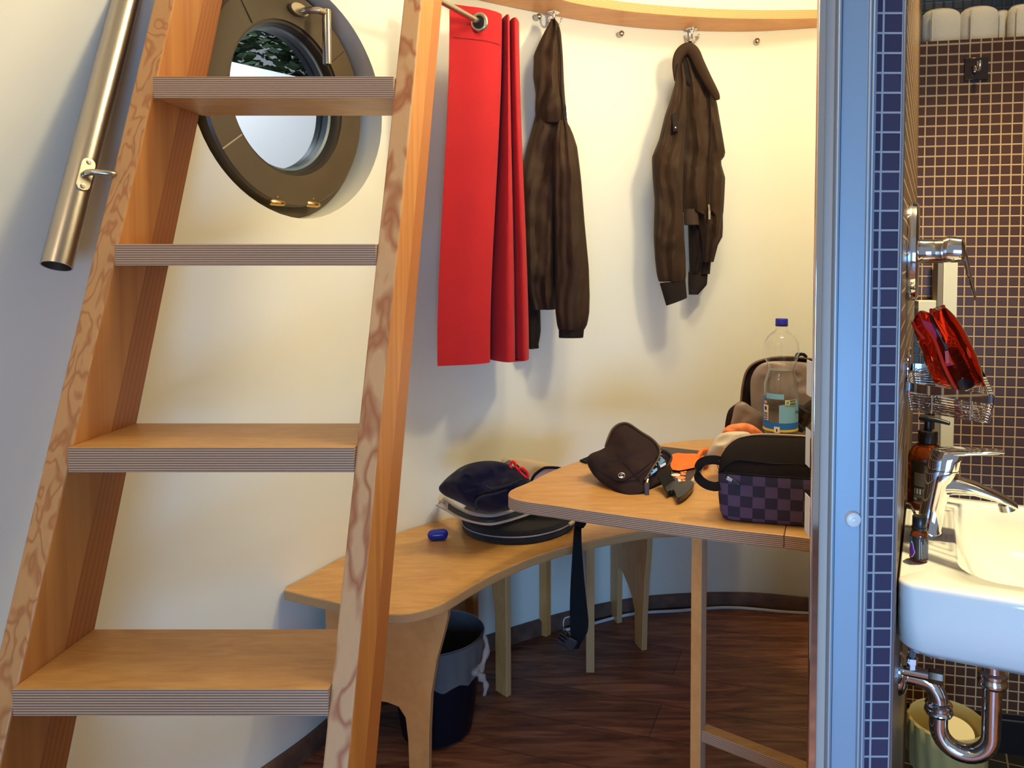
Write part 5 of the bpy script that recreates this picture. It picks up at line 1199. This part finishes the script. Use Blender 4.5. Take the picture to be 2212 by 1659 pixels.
# red transparent pouch
YP = 1.235
rpch = thing('toiletry_pouch', 'red see-through zipped pouch with a dark bottle inside, standing in the basket', 'pouch', at(2050, 845, YP))
po_ = cr([at(x,y,YP) for x,y in ((1972,696),(1984,674),(1996,671),(2006,678),(2014,668),(2034,660),(2052,672),(2072,698),(2092,732),(2108,768),(2120,800),(2125,832),(2108,838),(2084,845),(2062,842),(2035,835),(2012,820),(2000,790),(1988,755),(1978,725))], 4, True)
pillow(po_, (-.1,-1,.25), .026, .026, wr=.006, ws=28, seed=4, rings=10, power=.4).build('pvc_shell', M_PVCR, rpch)
def pe(pts, r=.0022, m=M_PVCE, nm='seam', Y=YP-.020): return MB().tube(cr([at(x,y,Y+dy) for x,y,dy in pts], 6), r, 8).build(nm, m, rpch)
pe([(1984,676,.01),(1996,700,0),(2016,730,-.004),(2030,765,-.006),(2044,800,-.004),(2066,842,.006)], .0030)
pe([(2012,668,.012),(2014,690,.003),(2026,712,-.002),(2040,742,-.005),(2050,772,-.006),(2056,785,-.005)], .0030)
pe([(2036,660,.016),(2046,685,.008),(2066,715,.004),(2086,752,.002),(2104,800,.004),(2124,832,.014)], .0034)
pe([(1972,696,.016),(1980,712,.01),(1996,732,.006)], .0028)
zb = [(1990,690),(2002,712),(2016,738),(2030,764),(2042,792)]; zt_ = [(2018,700),(2030,722),(2044,748),(2058,778),(2062,788)]
MB().loft([[at(a[0],a[1],YP-.024), at(b[0],b[1],YP-.024), at(b[0],b[1],YP-.022), at(a[0],a[1],YP-.022)] for a, b in zip(zb, zt_)]).build('zip_tape', mat('crimson_zip_tape', (.55,.01,.06), .4), rpch)
pe([(2008,676,.012),(2016,700,-.002),(2030,726,-.006),(2046,756,-.006)], .0011, M_BLKP, 'zip_gap', YP-.025)
MB().slab([at(2041,758,YP-.030), at(2049,757,YP-.030), at(2052,784,YP-.032), at(2043,786,YP-.032)], (0,1,0), .0015).build('zip_puller', M_PINKP, rpch, bevel=.0005)
dk = thing('hair_mist_bottle', 'dark bottle with white lettering inside the red see-through pouch', 'bottle', at(2075, 838, YP))
e1 = (at(2066,740,YP)-at(2098,836,YP)).normalized()
q0 = at(2082, 838, YP+.000); q1 = at(2047, 760, YP+.000)
axd = (q1-q0).normalized(); MB().lathe([(.0005,0),(.0185,.001),(.0195,.004),(.0195,(q1-q0).length-.004),(.017,(q1-q0).length),(.0005,(q1-q0).length)], q0, axd, 28).build('bottle', mat('black_cherry_plastic', (.022,.008,.014), .3), dk)
xd = (Vector((1,0,0)) - axd*axd.x).normalized(); nd = xd.cross(axd)
RT = Matrix((xd, axd, nd)).transposed()
def rt_(s_, t, off, size): return text(s_, q0 + axd*t + nd*.0290 + xd*off, size, RT, M_PRINT, dk, ext=.0001)
# lettering is printed on the bottle's front
def fx_(s_, t, off, size):
    o = text(s_, q0 + axd*t + nd*.0199 + xd*off, size, RT, mat('red_tinted_print', (.9,.65,.6), .6) if False else M_PRINT, dk, ext=.0001); return o
fx_('SEA', .068, .001, .0075); fx_('SPRAY', .058, 0, .0075); fx_('HAIR MIST', .046, 0, .0042); fx_('LUSH', .024, .004, .0068)
for k in range(3): MB().box(q0 + axd*(.0405-.003*k) + nd*.0197, (.022-.003*k,.0006,.0004), RT).build('print_line', M_PRINT, dk)

# robe hook on a square plate
rw = lambda px, py: None
def backwall(px, py, off=0.0):      # point on the mosaic back wall
    d = ray(px, py); o = Vector((0,0,H)); P0 = BC - bnn*off; t = (P0-o).dot(bnn)/d.dot(bnn); return o + d*t
rc = backwall(2108, 149); rh = thing('robe_hook', 'small chrome hook on a square plate stuck to the brown mosaic', 'hook', rc)
RW = Matrix((bw, bnn, zv)).transposed()
MB().box(rc - bnn*.0025, (.054,.004,.054), RW).build('backplate', mat('dark_mirror_plate', (.10,.065,.05), .12, .9), rh, bevel=.001)
MB().tube(cr([rc - bnn*.004 + zv*.012, rc - bnn*.018 + zv*.010, rc - bnn*.026 - zv*.006, rc - bnn*.034 - zv*.004, rc - bnn*.038 + zv*.012], 6), .0045, 12).build('peg', M_CHROME, rh)
MB().lathe([(.008,0),(.008,.006),(.004,.010),(.0005,.011)], rc - bnn*.004, -bnn, 20).build('boss', M_CHROME, rh)

# towels on the ledge
def towel(px, w_, nm, lb, yy=0.0, roll=True):
    p = backwall(px, 60, -0.095-yy); r = w_/2; c = Vector((p.x, p.y, LT))
    t = thing('rolled_towel', lb, 'towel', c, 'rolled towels on the mosaic ledge')
    mb = MB(); L = 0.17; zc = r; rings = []
    # upright roll with soft rounded top
    pr = [(r*.90,0),(r*.99,.008),(r,.03),(r*1.01,.06),(r*.99,.082),(r*.93,.092),(r*.80,.097),(r*.5,.098),(r*.1,.098)]
    n = 44
    for rr, z in pr:
        rings.append([c + Vector((rr*(1+.02*noise.noise(Vector((math.cos(a)*3, math.sin(a)*3, z*20+px))))*math.cos(a), rr*.8*math.sin(a), z)) for a in [2*PI*k/n for k in range(n)]])
    mb.loft(rings); mb.build('roll', M_TOWEL, t)
    MB().tube([c + Vector((r*.97*math.cos(1.2*PI+.0)*(1), -r*.78, z)) for z in (0.004,.03,.06,.085)], .0022, 8).build('outer_edge', M_TOWEL, t)
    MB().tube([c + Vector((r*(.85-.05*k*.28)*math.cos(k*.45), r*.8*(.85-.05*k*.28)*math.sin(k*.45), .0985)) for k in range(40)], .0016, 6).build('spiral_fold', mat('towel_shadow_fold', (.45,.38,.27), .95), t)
towel(2032, .097, '', 'leftmost large cream rolled towel on the mosaic ledge')
towel(2114, .094, '', 'second large cream rolled towel on the mosaic ledge')
towel(2165, .034, '', 'narrow cream rolled towel between the larger ones', .03)
towel(2208, .072, '', 'cream rolled towel cut off by the right edge of the photo')
cp = backwall(1979, 25, -.06); cu = MB().box(cp, (.012,.012,.10)).build('curtain_bracket', M_CREAMP, bevel=.002); tag(cu, 'small cream bracket beside the leftmost rolled towel', 'bracket')
MB().box(cp + Vector((-.003,0,-.05)), (.022,.016,.012)).build('foot', M_CREAMP, cu)

# trap, valve, hose, rod
ta = 0.262; trp = thing('sink_trap', 'chrome pipe trap under the washbasin curving into the partition', 'pipe trap', B(ta, .06, .48))
bd_, bl_ = .138, .061; zu = .507; Rr_ = (bd_-bl_)/2
MB().tube([B(ta,bd_,.716), B(ta,bd_,.600)], .0165, 28).build('drain_pipe', M_CHROME, trp)
MB().lathe([(.016,0),(.022,.003),(.0235,.010),(.020,.014),(.0165,.015)], B(ta,bd_,.696), n=32).build('collar', M_CHROME, trp)
MB().lathe([(.0165,0),(.0205,.002),(.0225,.006),(.0225,.011),(.0205,.014),(.0205,.018),(.0225,.020),(.0225,.024),(.0175,.027)], B(ta,bd_,.588), n=32).build('slip_nut', M_CHROME, trp)
ub = [B(ta,bd_,.600), B(ta,bd_,zu)] + [B(ta, (bd_+bl_)/2 + Rr_*math.cos(math.radians(180-a)*-1+0)*1 if False else (bd_+bl_)/2 + Rr_*math.cos(math.radians(a)), zu - Rr_*1.0*math.sin(math.radians(a))) for a in range(12, 180, 12)] + [B(ta,bl_,zu), B(ta,bl_,.535)]
MB().tube(ub, .0145, 28).build('u_bend', M_CHROME, trp)
MB().lathe([(.0145,0),(.0205,.002),(.0225,.006),(.0215,.010),(.0195,.012),(.0195,.016),(.0215,.018),(.0185,.022),(.0145,.023)], B(ta,bl_,.524), n=32).build('slip_nut', M_CHROME, trp)
MB().tube(cr([B(ta,bl_,.540), B(ta,bl_-.002,.556), B(ta,bl_-.014,.574), B(ta,bl_-.034,.579), B(ta,.0,.579)], 8), .0145, 28).build('wall_pipe', M_CHROME, trp)
MB().lathe([(.034,0),(.034,.003),(.030,.009),(.020,.013),(.0148,.014)], B(ta,.0,.579), V, 36).build('wall_rosette', M_CHROME, trp)
va = 0.235; vz_ = .600; val = thing('stop_valve', 'chrome stop valve with braided hose rising to the washbasin', 'valve', B(va, .03, vz_))
MB().tube([B(va,.0,vz_), B(va,.044,vz_)], .0085, 20).build('valve_body', M_CHROME, val)
MB().lathe([(.0115,0),(.0125,.002),(.0125,.020),(.0115,.022),(.0005,.022)], B(va,.044,vz_), V, 8).build('valve_knob', M_STEELD, val)
MB().lathe([(.022,0),(.022,.003),(.012,.007)], B(va,.0,vz_), V, 28).build('rosette', M_CHROME, val)
MB().lathe([(.0075,0),(.0075,.010),(.0090,.011),(.0090,.020),(.006,.022)], B(va,.020,vz_+.004), zv, 6).build('hose_nut', M_CHROME, val)
MB().tube(cr([B(va,.020,vz_+.024), B(va,.021,vz_+.060), B(va,.017,vz_+.10), B(va,.016,vz_+.135)], 8), .0050, 14).build('braided_hose', M_HOSE, val)
MB().tube([B(.235,.048,.628), B(.235,.048,.722)], .0016, 8).build('lift_rod', M_CHROME, val)
MB().box(B(.40,.02,.735), (.05,.02,.012), RW).build('mount_clip', M_STEELD, val)

# bathroom bin
bbY = 1.62; bb_c = ath(2045, 1556, .235); bb_c = Vector((bb_c.x, bb_c.y, 0.012))
bbn = thing('bathroom_bin', 'small round bathroom bin with cream liner standing behind the chrome trap', 'bin', bb_c)
MB().lathe([(.001,.002),(.064,0),(.066,.01),(.078,.225),(.0765,.225),(.064,.012),(.001,.01)], bb_c, n=40, cap=False).build('bucket', M_CAVITY, bbn)
rings = []
for k, (r, z) in enumerate([(.060,.05),(.070,.16),(.0755,.222),(.0785,.229),(.0815,.225),(.083,.195),(.084,.160),(.084,.138)]):
    rings.append([bb_c + Vector(((r + (.003*noise.noise(Vector((math.cos(a)*5, math.sin(a)*5, z*10))) + .0012*math.sin(a*17+z*25) if k > 3 else -.001))*math.cos(a), (r + (.0012*math.sin(a*17+z*25) if k > 3 else 0))*math.sin(a), z + (.02*noise.noise(Vector((math.cos(a)*2, math.sin(a)*2, 1))) if k > 5 else 0))) for a in [2*PI*j/80 for j in range(80)]])
MB().loft(rings, cap=False).build('bin_liner', M_LINERY, bbn)
lc_ = bb_c + Vector((.020, .010, .190)); MB().loft([[lc_ + Vector((.045*math.cos(t), .040*math.sin(t), dz + .30*.040*math.sin(t)*1.0)) for t in [2*PI*k/36 for k in range(36)]] for dz in (0, .003)]).build('flap_lid', M_CREAMP, bbn)
